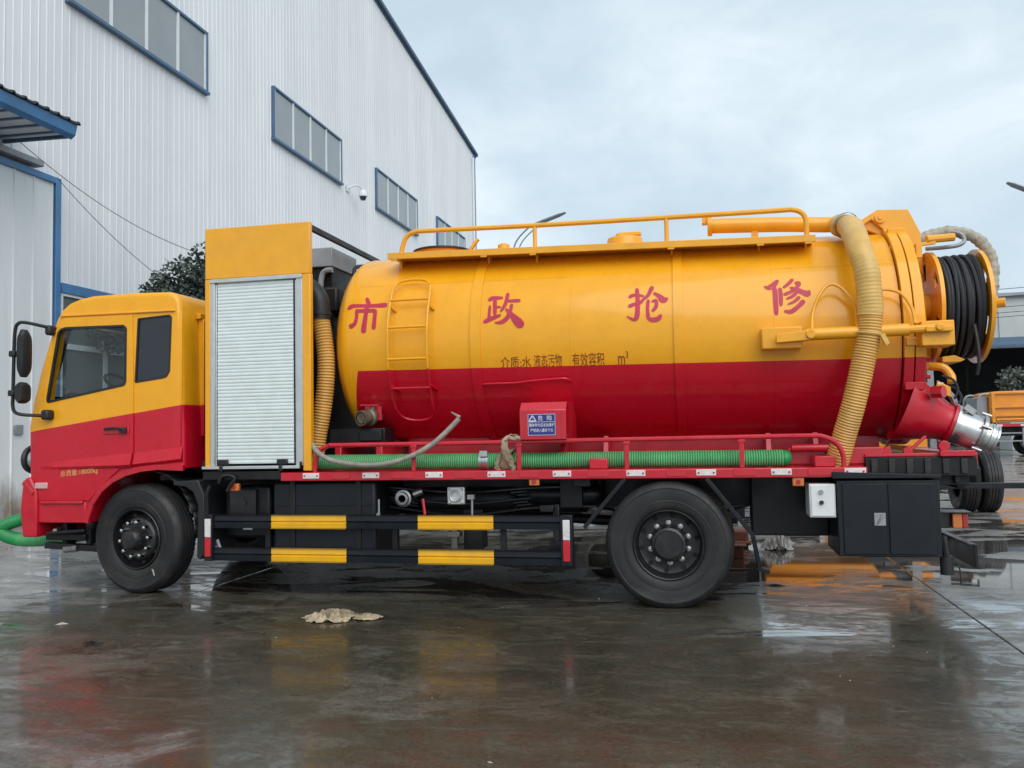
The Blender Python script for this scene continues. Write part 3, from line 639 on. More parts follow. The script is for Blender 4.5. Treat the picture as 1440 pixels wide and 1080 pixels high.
def adopt(o, name, parent):
    o.name = name; o.data.name = name; me = o.data; org = WORLD[parent.name]
    me.transform(Matrix.Translation(-org)); me.shade_smooth(); me.set_sharp_from_angle(angle=rad(30)); o.parent = parent; o.location = (0,0,0); WORLD[o.name] = org; return o
cab = adopt(cabm, 'cab', truck); cdoor = adopt(doorm, 'cab_door', truck)
b = cdoor.modifiers.new('bevel', 'BEVEL'); b.width = .006; b.segments = 2; b.limit_method = 'ANGLE'; b.angle_limit = rad(50)
def inset(poly, d):
    cx = sum(p_[0] for p_ in poly)/len(poly); cz = sum(p_[1] for p_ in poly)/len(poly)
    return [(cx+(x-cx)*(1-d), cz+(z-cz)*(1-d)) for x, z in poly]
g = G(); g.prism(inset(DW, -.006), .060, .066); P('door_window', g, 'cab_glass', cdoor, smooth=False)
g = G()
for i in range(len(DW)):
    a, b_ = DW[i], DW[(i+1) % len(DW)]; g.bar((a[0],.042,a[1]), (b_[0],.042,b_[1]), .026, .022)
P('window_seal', g, 'plastic_dark', cdoor)
g = G(); g.prism(inset(RW, -.004), .058, .064); P('rear_side_window', g, 'dark_glass', cab, smooth=False)
g = G()
for i in range(len(RW)):
    a, b_ = RW[i], RW[(i+1) % len(RW)]; g.bar((a[0],.053,a[1]), (b_[0],.053,b_[1]), .016, .014)
P('window_seal', g, 'plastic_dark', cab)
g = G(); g.prism(inset(DW, -.006), 2.43, 2.436); P('far_door_window', g, 'cab_glass', cab, smooth=False)
g = G(); g.prism(inset(RW, -.004), 2.43, 2.436); P('far_side_window', g, 'dark_glass', cab, smooth=False)
g = G(); g.prism([(-6.535,1.90),(-6.525,1.90),(-6.24,2.67),(-6.25,2.67)], .18, 2.32); P('windscreen', g, 'cab_glass', cab, smooth=False)
g = G(); g.bar((-6.20,.046,2.722), (-4.92,.046,2.716), .03, .02); P('roof_gutter', g, 'yellow_paint', cab, bevel=.006)
g = G(); g.tube([(-4.865,.06,2.70),(-4.862,.06,1.3)], .012, 6)
for yy in (.34,.50,.66): g.box(-4.86, -4.80, yy, yy+.05, 1.5, 2.66)
g.box(-4.86, -4.81, .30, 2.2, 2.66, 2.72); P('rear_rib', g, 'cab_paint', cab, bevel=.01)
# swage line on door and rear quarter
def swage(x0, x1, name, par, yb):
    za = lambda x: 1.275+.088*(x+6.42); g = G(); n = 10; v_ = []
    for i in range(n+1):
        x = x0+(x1-x0)*i/n; z = za(x); dpt = .005+.030*min(1, max(0, (x+6.45)/.8)); w = .05+.075*min(1, (x+6.45)/1.0)
        v_ += [(x, yb+.004, z), (x, yb-dpt, z-w), (x, yb+.004, z-w-.035)]
    g.add(v_, [(i*3+q, i*3+q+1, i*3+q+4, i*3+q+3) for i in range(n) for q in (0,1)]+[(0,1,2), (n*3,n*3+1,n*3+2)]); P(name, g, 'cab_paint', par)
swage(-6.40, -5.378, 'swage_panel', cdoor, .034); swage(-5.36, -4.84, 'swage_panel', cab, .05)
# interior
g = G(); g.prism([(-6.40,1.85),(-6.20,1.98),(-6.00,1.93),(-5.95,1.70),(-6.05,1.35),(-6.40,1.35)], .16, 2.34); P('dashboard', g, 'plastic_dark', cab, bevel=.03)
g = G(); g.prism([(-5.75,1.35),(-5.70,1.72),(-5.30,1.70),(-5.12,2.45),(-5.0,2.45),(-5.05,1.35)], .35, .85); g.prism([(-5.75,1.35),(-5.70,1.70),(-5.30,1.68),(-5.12,2.40),(-5.0,2.40),(-5.05,1.35)], 1.5, 2.1); P('seat', g, 'seat_cloth', cab, bevel=.05)
g = G(); c = Vector((-5.90,.62,2.03)); ax = Vector((.62,0,.78)).normalized(); e1 = Vector((0,1,0)); e2 = ax.cross(e1)
g.tube([c+(e1*cos(2*pi*i/28)+e2*sin(2*pi*i/28))*.22 for i in range(29)], .017, 7, False); g.bar(c-e1*.2, c+e1*.2, .03, .02); g.cyl(c, c-ax*.35, .03, 8); P('steering_wheel', g, 'plastic_dark', cab)
# front trim
g = G(); g.prism([(-6.61,1.03),(-6.575,1.12),(-6.52,1.13),(-6.455,1.02),(-6.44,.98),(-6.44,.535),(-6.60,.535),(-6.635,.80)], .02, 2.48); P('bumper', g, 'red_paint', bevel=.02, segs=3)
g = G(); g.prism([(-6.605,1.06),(-6.575,1.10),(-6.47,.985),(-6.475,.955),(-6.50,.955)], .008, .026); P('bumper_trim', g, 'red_paint', bevel=.004)
g = G(); g.box(-6.435, -5.90, .045, .40, .675, .885); P('step_panel', g, 'red_paint', bevel=.012)
pbox('step_lip', 'red_paint', -6.40, -5.92, .020, .10, .862, .893, .008)
g = G()
for i in range(9):
    a, b_ = prof[19+i-0 if 19+i < len(prof) else -1], prof[20+i] if 20+i < len(prof) else prof[-1]
    if a != b_: g.bar((a[0],.045,a[1]), (b_[0],.045,b_[1]), .05, .035, up=(0,1,0))
P('arch_lip', g, 'red_paint', cab)
pbox('marker_lamp', 'lamp_pink', -6.462, -6.32, .018, .06, 1.012, 1.072, .008)
g = G(); g.sphere((-6.615,.20,1.30), .125, 14, sz=.9); P('headlight', g, 'lens_clear')
g = G(); g.tube([(-6.635, .20+.13*cos(2*pi*i/20), 1.30+.12*sin(2*pi*i/20)) for i in range(21)], .03, 7, False); P('headlight_surround', g, 'plastic_dark')
g = G(); g.box(-5.69, -5.41, .022, .034, 1.535, 1.60); P('handle_recess', g, 'red_paint', cdoor, bevel=.01)
g = G(); g.tube(spline([(-5.67,.015,1.585),(-5.60,-.006,1.592),(-5.49,-.006,1.590),(-5.44,.015,1.575)], 4), .014, 8); g.box(-5.50, -5.425, -.002, .03, 1.545, 1.60); P('door_handle', g, 'plastic_dark', cdoor, bevel=.004)
# mirrors
g = G(); g.tube(spline([(-6.26,.07,2.60),(-6.30,-.02,2.61),(-6.43,-.15,2.645),(-6.50,-.17,2.635),(-6.535,-.17,2.56),(-6.545,-.17,2.30),(-6.55,-.17,1.95),(-6.552,-.17,1.84),(-6.53,-.17,1.775),(-6.46,-.16,1.745),(-6.36,-.08,1.735),(-6.28,.02,1.73)], 6), .017, 8); mf = P('mirror_frame', g, 'plastic_dark')
g = G(); g.box(-6.345, -6.255, -.055, .05, 1.69, 1.79); P('mirror_mount', g, 'plastic_dark', mf, bevel=.025, segs=3)
g = G(); g.box(-6.33, -6.26, -.03, .08, 2.53, 2.63); P('mirror_mount', g, 'plastic_dark', mf, bevel=.025, segs=3)
def mirror(name, cx, cz, hw, hh):
    g = G(); pts = []
    for (s_, d_) in ((.80,0),(1,.03),(1,.08),(.8,.12)):
        for i in range(20):
            a = 2*pi*i/20; ca, sa = cos(a), sin(a)
            x = cx+hw*s_*math.copysign(abs(ca)**.7, ca); z = cz+hh*s_*math.copysign(abs(sa)**.55, sa); pts.append((x, -.23+d_, z))
    g.add(pts, [(i*20+k_, i*20+(k_+1)%20, (i+1)*20+(k_+1)%20, (i+1)*20+k_) for i in range(3) for k_ in range(20)]+[tuple(range(20)), tuple(range(60,80))])
    o = P(name, g, 'plastic_dark', mf); return o
mirror('mirror', -6.425, 2.34, .045, .235); mirror('wide_mirror', -6.437, 1.955, .050, .105)
pbox('mirror_clamp', 'plastic_dark', -6.585, -6.515, -.20, -.13, 2.31, 2.37, .012, mf); pbox('mirror_clamp', 'plastic_dark', -6.59, -6.52, -.20, -.13, 1.925, 1.985, .012, mf)
g = G(); g.box(-6.0, -5.93, .6, .72, 2.90, 2.945); P('roof_marker', g, 'plastic_dark', cab, bevel=.015)
# black step bracket and front axle bits
g = G(); g.box(-6.40, -5.95, .10, .40, .50, .56); g.bar((-6.40,.12,.45), (-5.80,.25,.40), .10, .06); g.box(-6.25, -6.20, .15, .3, .45, .68); g.box(-5.98, -5.93, .15, .3, .45, .68); g.bar((-6.35,.06,.575),(-5.92,.06,.60),.03,.03); P('cab_step', g, 'black_paint', bevel=.008)
g = G(); g.cyl((-6.2,.13,.405), (-6.05,.13,.42), .035, 10); g.cyl((-6.35,.3,.62),(-6.25,.05,.60),.02,8); P('tow_pin', g, 'steel')

# ---------------------------------------------------------------- wheels
TW = .28
def tyre_geo():
    g = G(); pr = [(.285,.045),(.294,.022),(.305,.014),(.330,.004),(.352,.003),(.354,-.001),(.366,-.001),(.369,.002),(.41,-.004),(.455,.001),(.462,-.002),(.472,.001),(.490,.016),(.502,.030),(.509,.042)]
    a = .05; tr = []
    for wdt in (.036,.030,.030,.036):
        tr += [(.5125,a),(.5125,a+wdt),(.500,a+wdt+.003),(.500,a+wdt+.012)]; a += wdt+.015
    tr = tr[:-2]
    full = [(r if r < .31 else .31+(r-.31)*1.06, d_) for r, d_ in pr+tr]; mir = [(r, TW-d) for r, d in pr[::-1]]; g.lathe(full+mir, (0,0,0), (0,1,0), 72)
    for i in range(72):                                             # shoulder blocks
        a0 = 2*pi*(i+.2)/72; a1 = 2*pi*(i+.8)/72
        for y0, y1 in ((.030,.060),(TW-.060,TW-.030)):
            v_ = [(r*cos(a), y, r*sin(a)) for y in (y0,y1) for r in (.505,.5275) for a in (a0,a1)]
            if y0 < .1: v_[2] = (.514*cos(a0), y0, .514*sin(a0)); v_[3] = (.514*cos(a1), y0, .514*sin(a1))
            else: v_[6] = (.514*cos(a0), y1, .514*sin(a0)); v_[7] = (.514*cos(a1), y1, .514*sin(a1))
            g.add(v_, [(0,1,3,2),(4,6,7,5),(2,3,7,6),(0,2,6,4),(1,5,7,3)])
    q = []
    for x, y, z in g.v:                                             # the tyre sags where it stands
        if z < -.34: f = (-.34-z)/.18; y += (.014*f if y > TW/2 else -.014*f)*(1 if hypot(x,z) > .3 else 0); z = max(z, -.519+.004*abs(y-TW/2))
        q.append((x,y,z))
    g.v = q; return g
def holes(g, r, a0, n, rad_, dep=.012, ph=0):
    for i in range(n):
        t_ = 2*pi*(i+ph)/n; g.cyl((r*cos(t_), a0-dep, r*sin(t_)), (r*cos(t_), a0+.02, r*sin(t_)), rad_, 10)
RIMF = [(.292,.045),(.291,.012),(.285,.006),(.278,.010),(.270,.045),(.266,.10),(.252,.115),(.236,.100),(.214,.058),(.198,.036),(.185,.030),(.120,.030),(.115,.012),(.0,.012)]
RIMR = [(.292,.045),(.291,.012),(.285,.006),(.278,.010),(.268,.05),(.262,.12),(.256,.165),(.235,.172),(.205,.172),(.160,.170),(.155,.165),(.0,.165)]
tyre0 = nut0f = nut0r = None
def wheel(cx, yface, steer, kind, near):
    global tyre0
    org = Vector((cx, yface, .520))
    if tyre0 is None: w = build('wheel', tyre_geo(), 'rubber', truck, (0,0,0), ang=28); w.location = org-WORLD[truck.name]; tyre0 = w
    else: w = clone(tyre0, truck, org)
    WORLD[w.name] = Vector((0,0,0))
    g = G(); g.lathe(RIMF if kind == 'f' else RIMR, (0,0,0), (0,1,0), 48); g.lathe([(.262,.12),(.26,.235),(.285,.25),(.292,.27)], (0,0,0), (0,1,0), 40); build('rim', g, 'rim_paint', w, (0,0,0), ang=30)
    if kind == 'i': return w
    g = G()
    if kind == 'f': g.lathe([(.112,.012),(.108,-.015),(.098,-.055),(.080,-.078),(.04,-.085),(0,-.085)], (0,0,0), (0,1,0), 24)
    else: g.lathe([(.150,.165),(.146,.07),(.138,.045),(.118,.036),(.112,.020),(.0,.018)], (0,0,0), (0,1,0), 28)
    build('hub', g, 'rim_paint', w, (0,0,0))
    g = G()
    holes(g, .222 if kind == 'f' else .232, .066 if kind == 'f' else .168, 8 if kind == 'f' else 10, .021, .006, .3); build('vent_hole', g, 'dark_cavity', w, (0,0,0), kind='stuff')
    n0 = None
    for i in range(10):
        t_ = 2*pi*i/10+(.12 if kind == 'f' else .33)
        p_ = Vector((.1675*cos(t_), .030 if kind == 'f' else .168, .1675*sin(t_)))
        if n0 is None:
            g = G()
            if kind == 'f': g.lathe([(.021,.004),(.021,-.040),(.016,-.052),(.006,-.057),(0,-.057)], (0,0,0), (0,1,0), 10)
            else: g.lathe([(.024,.0),(.024,-.012),(.017,-.014),(.016,-.038),(.010,-.040),(.010,-.055),(0,-.055)], (0,0,0), (0,1,0), 8)
            n0 = build('lug_nut', g, 'chrome' if kind == 'f' else 'steel', w, (0,0,0)); n0.location = p_
        else: q = clone(n0, w, (0,0,0)); q.location = p_
    if kind == 'f' and near:
        g = G(); a_ = rad(-52); g.add([(.36*cos(a_+.03),-.004,.36*sin(a_+.03)),(.345*cos(a_-.02),-.004,.345*sin(a_-.02)),(.415*cos(a_-.06),-.004,.415*sin(a_-.06)),(.42*cos(a_-.03),-.004,.42*sin(a_-.03))], [(0,1,2,3)]); build('chalk_mark', g, 'litter_pale', w, (0,0,0))
    w.rotation_euler = (0, random.uniform(0,.6)*0, steer+(0 if near else pi))
    return w
wheel(-5.375, .075, rad(-7), 'f', True); wheel(-5.375, 2.425, rad(-7), 'f', False)
wheel(-.300, 0.0, 0, 'r', True); wheel(-.300, .335, 0, 'i', True); wheel(-.300, 2.5, 0, 'r', False); wheel(-.300, 2.165, 0, 'i', False)

# ---------------------------------------------------------------- chassis
for yy in (.80, 1.62):
    g = G(); g.box(-6.1, 1.86, yy, yy+.08, .78, 1.04); P('frame_rail', g, 'black_paint', bevel=.006)
    g = G(); g.box(-3.3, 1.95, yy+.005, yy+.075, 1.05, 1.20); P('subframe_rail', g, 'red_paint', bevel=.006)
for x in (-4.4, -3.0, -1.6, .9, 1.7):
    g = G(); g.box(x, x+.12, .885, 1.615, .80, 1.02); P('cross_member', g, 'black_paint', bevel=.005)
g = G(); g.cyl((-.30,.30,.508), (-.30,2.2,.508), .085, 12); g.sphere((-.30,1.25,.53), .23, 16); g.cyl((-.3,1.25,.56),(-3.4,1.25,.72),.05,10); P('rear_axle', g, 'black_paint')
g = G(); g.cyl((-5.34,.3,.508),(-5.34,2.2,.508),.06,10); g.box(-5.42,-5.27,.55,1.95,.42,.52); P('front_axle', g, 'black_paint')
for yy in (.62, 1.80):
    for xc, L_ in ((-.30,.72), (-5.34,.75)):
        g = G()
        for i in range(6):
            ll = L_*(1-.13*i); pts = [(xc-ll+2*ll*q/12, yy, .66+.05*((q-6)/6)**2*(1-.05*i)*2-.0-.014*i+.04) for q in range(13)]
            for a, b_ in zip(pts, pts[1:]): g.bar(a, b_, .08, .012)
        g.box(xc-.07, xc+.07, yy-.05, yy+.05, .55, .69); P('leaf_spring', g, 'black_paint')
# inner arch and mudguard over the front wheel
g = G(); n = 18
for i in range(n):
    a0, a1 = pi*(-.02+1.02*i/n), pi*(-.02+1.02*(i+1)/n)
    g.add([(-5.34+.60*cos(a0),.10,.60+.60*sin(a0)),(-5.34+.60*cos(a1),.10,.60+.60*sin(a1)),(-5.34+.60*cos(a1),.62,.60+.60*sin(a1)),(-5.34+.60*cos(a0),.62,.60+.60*sin(a0))], [(0,1,2,3)])
o = P('wheel_arch_liner', g, 'plastic_dark'); sd_ = o.modifiers.new('thick', 'SOLIDIFY'); sd_.thickness = .012
g = G(); g.prism([(-4.93,1.075),(-4.66,1.085),(-4.645,1.04),(-4.60,.95),(-4.585,.40),(-4.64,.34),(-4.68,.36),(-4.67,.85),(-4.72,.97),(-4.80,1.02),(-4.93,1.035)], .03, .55); P('mudguard', g, 'plastic_dark', bevel=.012)
g = G(); g.tube(spline([(-4.55,.05,1.03),(-4.57,.03,.95),(-4.57,.03,.76)],4), .018, 7); P('guard_stay', g, 'black_paint')
# side guard with yellow strips
for zz in (.640, .338):
    g = G(); z0, z1 = zz, zz+.118
    g.prism([(.012,z0),(.030,z0+.004),(.026,z0+.048),(.040,z0+.057),(.026,z0+.066),(.030,z1-.004),(.012,z1),(.075,z1),(.075,z0)][::1], -4.56, -1.115, axis='x'); gd = P('guard_rail', g, 'black_box_paint')
    for x0, x1 in ((-3.906,-3.168), (-2.485,-1.797)):
        g = G(); g.prism([(.006,z0-.003),(.023,z0+.002),(.019,z0+.046),(.033,z0+.057),(.019,z0+.068),(.023,z1-.002),(.006,z1+.003),(.035,z1+.002),(.035,z0-.002)], x0, x1, axis='x'); P('yellow_strip', g, 'strip_yellow', gd)
for x0, x1, lb in ((-4.585,-4.50,0), (-1.205,-1.10,1)):
    g = G(); g.box(x0, x1, .000, .085, .335, .765); gp = P('guard_post', g, 'black_box_paint', bevel=.006)
    xm = (x0+x1)/2
    pbox('white_reflector', 'reflector_white', xm-.030, xm+.030, -.008, .004, .555, .725, .003, gp); pbox('red_reflector', 'reflector_red', xm-.030, xm+.030, -.008, .004, .375, .550, .003, gp)
for x in (-4.0, -2.75, -1.75):
    g = G(); g.box(x, x+.05, .08, .80, .665, .73); g.box(x, x+.05, .08, .12, .34, .73); P('guard_stay', g, 'black_paint', bevel=.004)
# fuel tank and black boxes
g = G(); g.box(-3.93, -2.91, .10, .74, .335, 1.06); ft = P('fuel_tank', g, 'black_box_paint', bevel=.03, segs=3)
for x in (-3.75, -3.1): g = G(); g.box(x, x+.05, .085, .75, .325, 1.07); P('tank_strap', g, 'black_paint', ft, bevel=.004)
g = G(); g.box(-3.90, -2.94, .088, .098, .845, .86); P('seam', g, 'black_paint', ft)
pbox('air_filter_box', 'black_paint', -4.50, -4.02, .22, .72, .52, 1.02, .03)
g = G(); g.cyl((-4.32,.20,.93),(-4.32,.26,.93),.03,10); g.cyl((-4.28,.17,.86),(-4.28,.26,.86),.035,10); g.box(-4.42,-4.15,.18,.24,.72,.98); P('drain_valve', g, 'rim_paint')
g = G(); g.tube(spline([(-4.50,.09,.52),(-4.46,.085,.44),(-4.36,.08,.405),(-4.2,.08,.40),(-4.08,.09,.42)],5), .016, 7); g.tube(spline([(-4.52,.07,.50),(-4.48,.07,.42),(-4.36,.065,.385),(-4.2,.065,.38),(-4.08,.08,.40)],5), .010, 6); P('air_line', g, 'grey_metal')
pbox('data_plate', 'aluminium', -4.30, -4.20, .205, .22, .60, .665, .003)
for x, z in ((-4.28,1.017), (-1.426,1.051), (.745,1.035)):
    g = G(); g.box(x-.045, x+.045, .015, .06, z-.035, z+.035); sl = P('side_marker', g, 'amber_lens', bevel=.008)
    g = G(); g.cyl((x,.004,z),(x,.02,z),.018,10); P('reflector_dot', g, 'red_lens', sl)
# underfloor plant: air tanks, pump, pipes (dark)
for x, yy, zz, ll, r_ in ((-2.62,.55,.86,.9,.11), (-1.55,.50,.90,.62,.10), (-1.5,2.0,.85,.9,.12)):
    g = G(); g.lathe([(0,-.04),(r_*.7,-.025),(r_,.02),(r_,ll-.02),(r_*.7,ll+.025),(0,ll+.04)], (x,yy,zz), (1,0,0), 16); P('air_tank', g, 'black_paint')
g = G(); g.box(-4.55,-3.98,.75,1.75,.55,1.08); g.box(-2.9,-1.2,1.75,2.3,.62,1.08); g.box(-2.85,-.9,.62,.78,.78,1.08); g.cyl((-3.8,1.25,.80),(-3.2,1.25,.78),.22,14); P('gearbox', g, 'black_paint', bevel=.02)
g = G()
for q in range(7):
    yy = .42+.05*(q % 3); g.tube(spline([(-2.9,yy,.98-.03*q),(-2.2,yy+.03,.93-.035*q),(-1.5,yy,.97-.03*q),(-.95,yy+.05,.98-.03*q)],6), .012, 6)
P('brake_line', g, 'rim_paint')
g = G(); g.cyl((-2.68,.20,.895),(-2.68,.50,.895),.055,14); g.lathe([(.075,0),(.078,-.03),(.06,-.035),(.055,-.06),(.035,-.062),(.03,-.02),(0,-.02)], (-2.68,.22,.895), (0,1,0), 16); g.cyl((-2.60,.24,.93),(-2.52,.26,.96),.035,10); P('hose_coupling', g, 'steel')
g = G(); g.box(-2.245,-2.085,.14,.18,.845,1.0); g.lathe([(.055,.0),(.055,-.03),(.042,-.034),(.036,.0),(0,.005)], (-2.165,.14,.922), (0,1,0), 18)
for dx in (-.058,.058):
    for dz in (-.058,.058): g.cyl((-2.165+dx,.12,.922+dz),(-2.165+dx,.15,.922+dz),.013,6)
P('flange_valve', g, 'aluminium', bevel=.006)
g = G(); g.tube([(-2.02,.16,.90),(-2.02,.15,.72)], .010, 6); g.box(-2.06,-2.0,.14,.19,.89,.93); P('valve_handle', g, 'grey_metal')
g = G(); g.tube([(-2.46,.10,.90),(-2.44,.09,.76)], .013, 6); P('red_lever', g, 'red_paint')
g = G(); g.tube([(-2.86,.05,.90),(-2.86,.05,.765)], .010, 6); g.cyl((-2.86,.03,.765),(-2.86,.07,.765),.018,8); P('stay_bolt', g, 'steel')
g = G(); g.box(-2.28,-2.22,.35,.41,.42,.66); g.box(-2.31,-2.19,.32,.44,.53,.58); P('drain_cock', g, 'brass', bevel=.006)
g = G(); g.box(-2.2,-2.02,.5,.7,.40,.80); P('pump_pipe', g, 'rim_paint', bevel=.006)
g = G(); g.box(-1.32,-1.26,.30,.36,.42,.83); g.box(-1.35,-1.25,.28,.34,.40,.50); g.bar((-1.42,.25,.80),(-1.30,.24,.80),.03,.06); P('pipe_bracket', g, 'rim_paint', bevel=.006)

# ---------------------------------------------------------------- deck rail and deck
g = G(); g.box(-3.80, 1.27, .002, .80, 1.070, 1.150); P('deck', g, 'red_paint', bevel=.008)
g = G(); g.box(-4.60, -3.802, .006, .60, 1.085, 1.165); P('cabinet_sill', g, 'black_paint', bevel=.006)
for x in (-3.495,-2.915,-2.321,-1.754,-1.179,-.553,.022,.615,1.177):
    g = G(); g.box(x-.080, x+.080, -.005, .004, 1.092, 1.143); rf = P('reflector', g, 'reflector_white', bevel=.003)
    g = G(); [g.cyl((x+d, -.011, 1.117), (x+d, -.003, 1.117), .008, 8) for d in (-.060, .062)]; P('reflector_screw', g, 'reflector_red', rf)
for x0, x1 in ((-3.30,-3.12),(-2.72,-2.52),(-2.13,-1.95),(-1.55,-1.38),(-.96,-.78),(-.30,-.14),(.24,.42),(.82,1.0)):
    g = G(); g.box(x0, x1, -.004, .004, 1.088, 1.146); P('red_tape', g, 'reflector_red', bevel=.002)
g = G(); g.tube(spline([(-3.47,.03,1.15),(-3.46,.03,1.25),(-3.42,.03,1.345),(-3.33,.03,1.388),(-3.2,.03,1.392),(-2,.03,1.392),(-1,.03,1.398),(.2,.03,1.402),(.82,.03,1.404),(.95,.03,1.395),(1.05,.03,1.34),(1.095,.03,1.25),(1.10,.03,1.15)],5), .021, 9); hr = P('hose_rail', g, 'red_paint')
for x in (-2.515,-1.555,-.627,.312):
    g = G(); g.box(x-.020, x+.020, .014, .034, 1.15, 1.385); g.box(x-.03, x+.03, .010, .05, 1.355, 1.385); P('rail_post', g, 'red_paint', hr, bevel=.005)
for x in (-.95, .88):
    g = G(); g.box(x, x+.16, .05, .22, 1.15, 1.24); P('deck_lug', g, 'red_paint', bevel=.01)
g = G(); g.box(.70, 1.45, .30, .36, 1.16, 1.30); g.tube([(.72,.24,1.30),(1.15,.24,1.30)], .035, 8); P('deck_stiffener', g, 'red_paint', bevel=.01)

# ---------------------------------------------------------------- roller shutter cabinet
g = G(); g.box(-4.570, -3.492, .0, .055, 2.985, 3.470); P('cabinet_fascia', g, 'yellow_paint', bevel=.006)
cf = G(); cf.box(-4.572, -4.520, .0, .06, 1.19, 2.983); P('cabinet_post', cf, 'yellow_paint', bevel=.006)
cf = G(); cf.box(-3.572, -3.490, .0, .06, 1.165, 2.983); P('cabinet_post', cf, 'yellow_paint', bevel=.006)
g = G(); g.box(-4.519, -4.475, .004, .05, 1.215, 2.983); g.box(-4.474, -4.458, .016, .05, 1.215, 2.935); P('shutter_guide', g, ['aluminium'], bevel=.003)
g = G(); g.box(-3.636, -3.573, .004, .05, 1.215, 2.983); g.box(-3.652, -3.637, .016, .05, 1.215, 2.935); P('shutter_guide', g, ['aluminium'], bevel=.003)
g = G(); g.box(-4.472, -4.456, .020, .052, 1.215, 2.93); g.box(-3.668, -3.652, .020, .052, 1.215, 2.93); P('guide_seal', g, 'plastic_dark')
g = G(); g.box(-4.519, -3.573, -.008, .05, 2.945, 2.983); P('shutter_hood', g, 'aluminium', bevel=.004)
NS = 52; pz = (2.940-1.235)/NS; sl0 = None
for i in range(NS):
    z = 1.235+pz*i
    if sl0 is None:
        g = G(); g.prism([(.0224,0),(.0210,.0015),(.0204,pz*.5),(.0210,pz-.002),(.0224,pz-.0005),(.034,pz-.001),(.034,0)], -4.452, -3.672, axis='x')
        sl0 = build('slat', g, 'shutter_slat', truck, (0,0,0), ang=50); sl0.location = Vector((0,0,z))-WORLD[truck.name]
    else:
        s_ = sl0.copy(); COL.objects.link(s_); s_.parent = truck; s_.location = Vector((random.uniform(-.001,.001), random.uniform(-.0012,.0012), z))-WORLD[truck.name]
pbox('shutter_base_bar', 'aluminium', -4.60, -3.60, -.012, .055, 1.186, 1.214, .004)
for x in (-4.435, -3.83):
    g = G(); g.box(x, x+.10, -.016, .02, 1.225, 1.275); g.box(x+.02, x+.055, -.020, .02, 1.165, 1.225); P('shutter_latch', g, 'plastic_dark', bevel=.006)
g = G(); g.box(-4.60,-4.57,-.005,.03,1.19,1.26); g.box(-3.60,-3.585,-.02,.02,1.18,1.25); P('corner_bracket', g, 'black_paint', bevel=.004)
g = G(); g.tube(spline([(-4.42,-.01,1.06),(-4.38,-.02,1.12),(-4.30,-.02,1.13),(-4.25,-.015,1.10),(-4.30,-.01,1.04),(-4.34,0,.98)],5), .016, 6); P('loose_cable', g, 'plastic_dark')
g = G(); g.bar((-3.53,.06,3.435),(-3.53,2.5,3.435),.04,.055); P('cabinet_top_beam', g, 'black_paint', bevel=.005)
g = G(); g.box(-4.57,-3.49,2.44,2.50,1.17,3.47); P('cabinet_far_side', g, 'yellow_paint', bevel=.006) if False else None
g = G(); g.box(-4.57,-4.52,2.44,2.5,1.17,3.47); g.box(-3.55,-3.49,2.44,2.5,1.17,3.47); g.box(-4.52,-3.55,2.44,2.5,1.17,2.55); P('far_cabinet', g, 'yellow_paint', bevel=.006)
# plant behind the cabinet
g = G(); g.box(-4.42,-3.72,.12,2.3,1.18,2.75); g.box(-4.3,-3.62,.9,2.2,2.75,3.02); P('pump_housing', g, 'black_paint', bevel=.03)
g = G(); g.box(-4.35,-3.70,.95,1.60,3.24,3.44); P('cooler_box', g, 'grey_metal', bevel=.008)
g = G(); g.box(-4.33,-3.72,1.0,1.55,3.02,3.24); g.box(-3.73,-3.70,.97,1.0,2.6,3.24); g.box(-3.73,-3.70,1.57,1.6,2.6,3.24); P('cooler_stand', g, 'black_paint', bevel=.006)
g = G(); g.tube(spline([(-3.83,.95,2.2),(-3.83,.95,2.9),(-3.82,.95,3.12),(-3.78,.95,3.19),(-3.70,.95,3.20)],5), .03, 8); P('vent_pipe', g, 'grey_metal')
g = G(); g.tube(spline([(-3.62,1.3,2.4),(-3.60,1.3,3.0),(-3.60,1.3,3.26),(-3.50,1.35,3.30)],5), .022, 8); g.tube(spline([(-3.66,.6,2.75),(-3.56,.58,2.55),(-3.47,.55,2.3)],5), .010, 6); P('control_pipe', g, 'rim_paint')
g = G(); g.tube(spline([(-4.0,.36,2.93),(-3.78,.36,2.94),(-3.66,.36,2.90),(-3.58,.36,2.80),(-3.56,.36,2.66),(-3.56,.36,2.60)],6), .098, 16); g.lathe([(.108,0),(.108,.03)], (-3.56,.36,2.64), (0,0,1), 16); P('intake_elbow', g, 'plastic_dark')
g = corrugated([(-3.56,.36,2.64),(-3.53,.36,2.45),(-3.505,.36,2.2),(-3.515,.36,1.95),(-3.55,.36,1.7),(-3.60,.36,1.45),(-3.63,.36,1.2)], .078, .028, .010, 16); P('intake_hose', g, 'duct_yellow')
g = G(); g.tube(spline([(-3.75,.30,2.20),(-3.70,.22,2.17),(-3.68,.20,2.08),(-3.68,.20,2.0)],5), .035, 10); g.cyl((-3.68,.20,2.05),(-3.68,.20,2.0),.045,10); P('outlet_elbow', g, 'grey_metal')
g = G(); g.tube(spline([(-3.68,.20,2.02),(-3.69,.20,1.75),(-3.695,.20,1.45),(-3.66,.2,1.2)],5), .036, 10); P('outlet_pipe', g, 'dull_red_pipe')

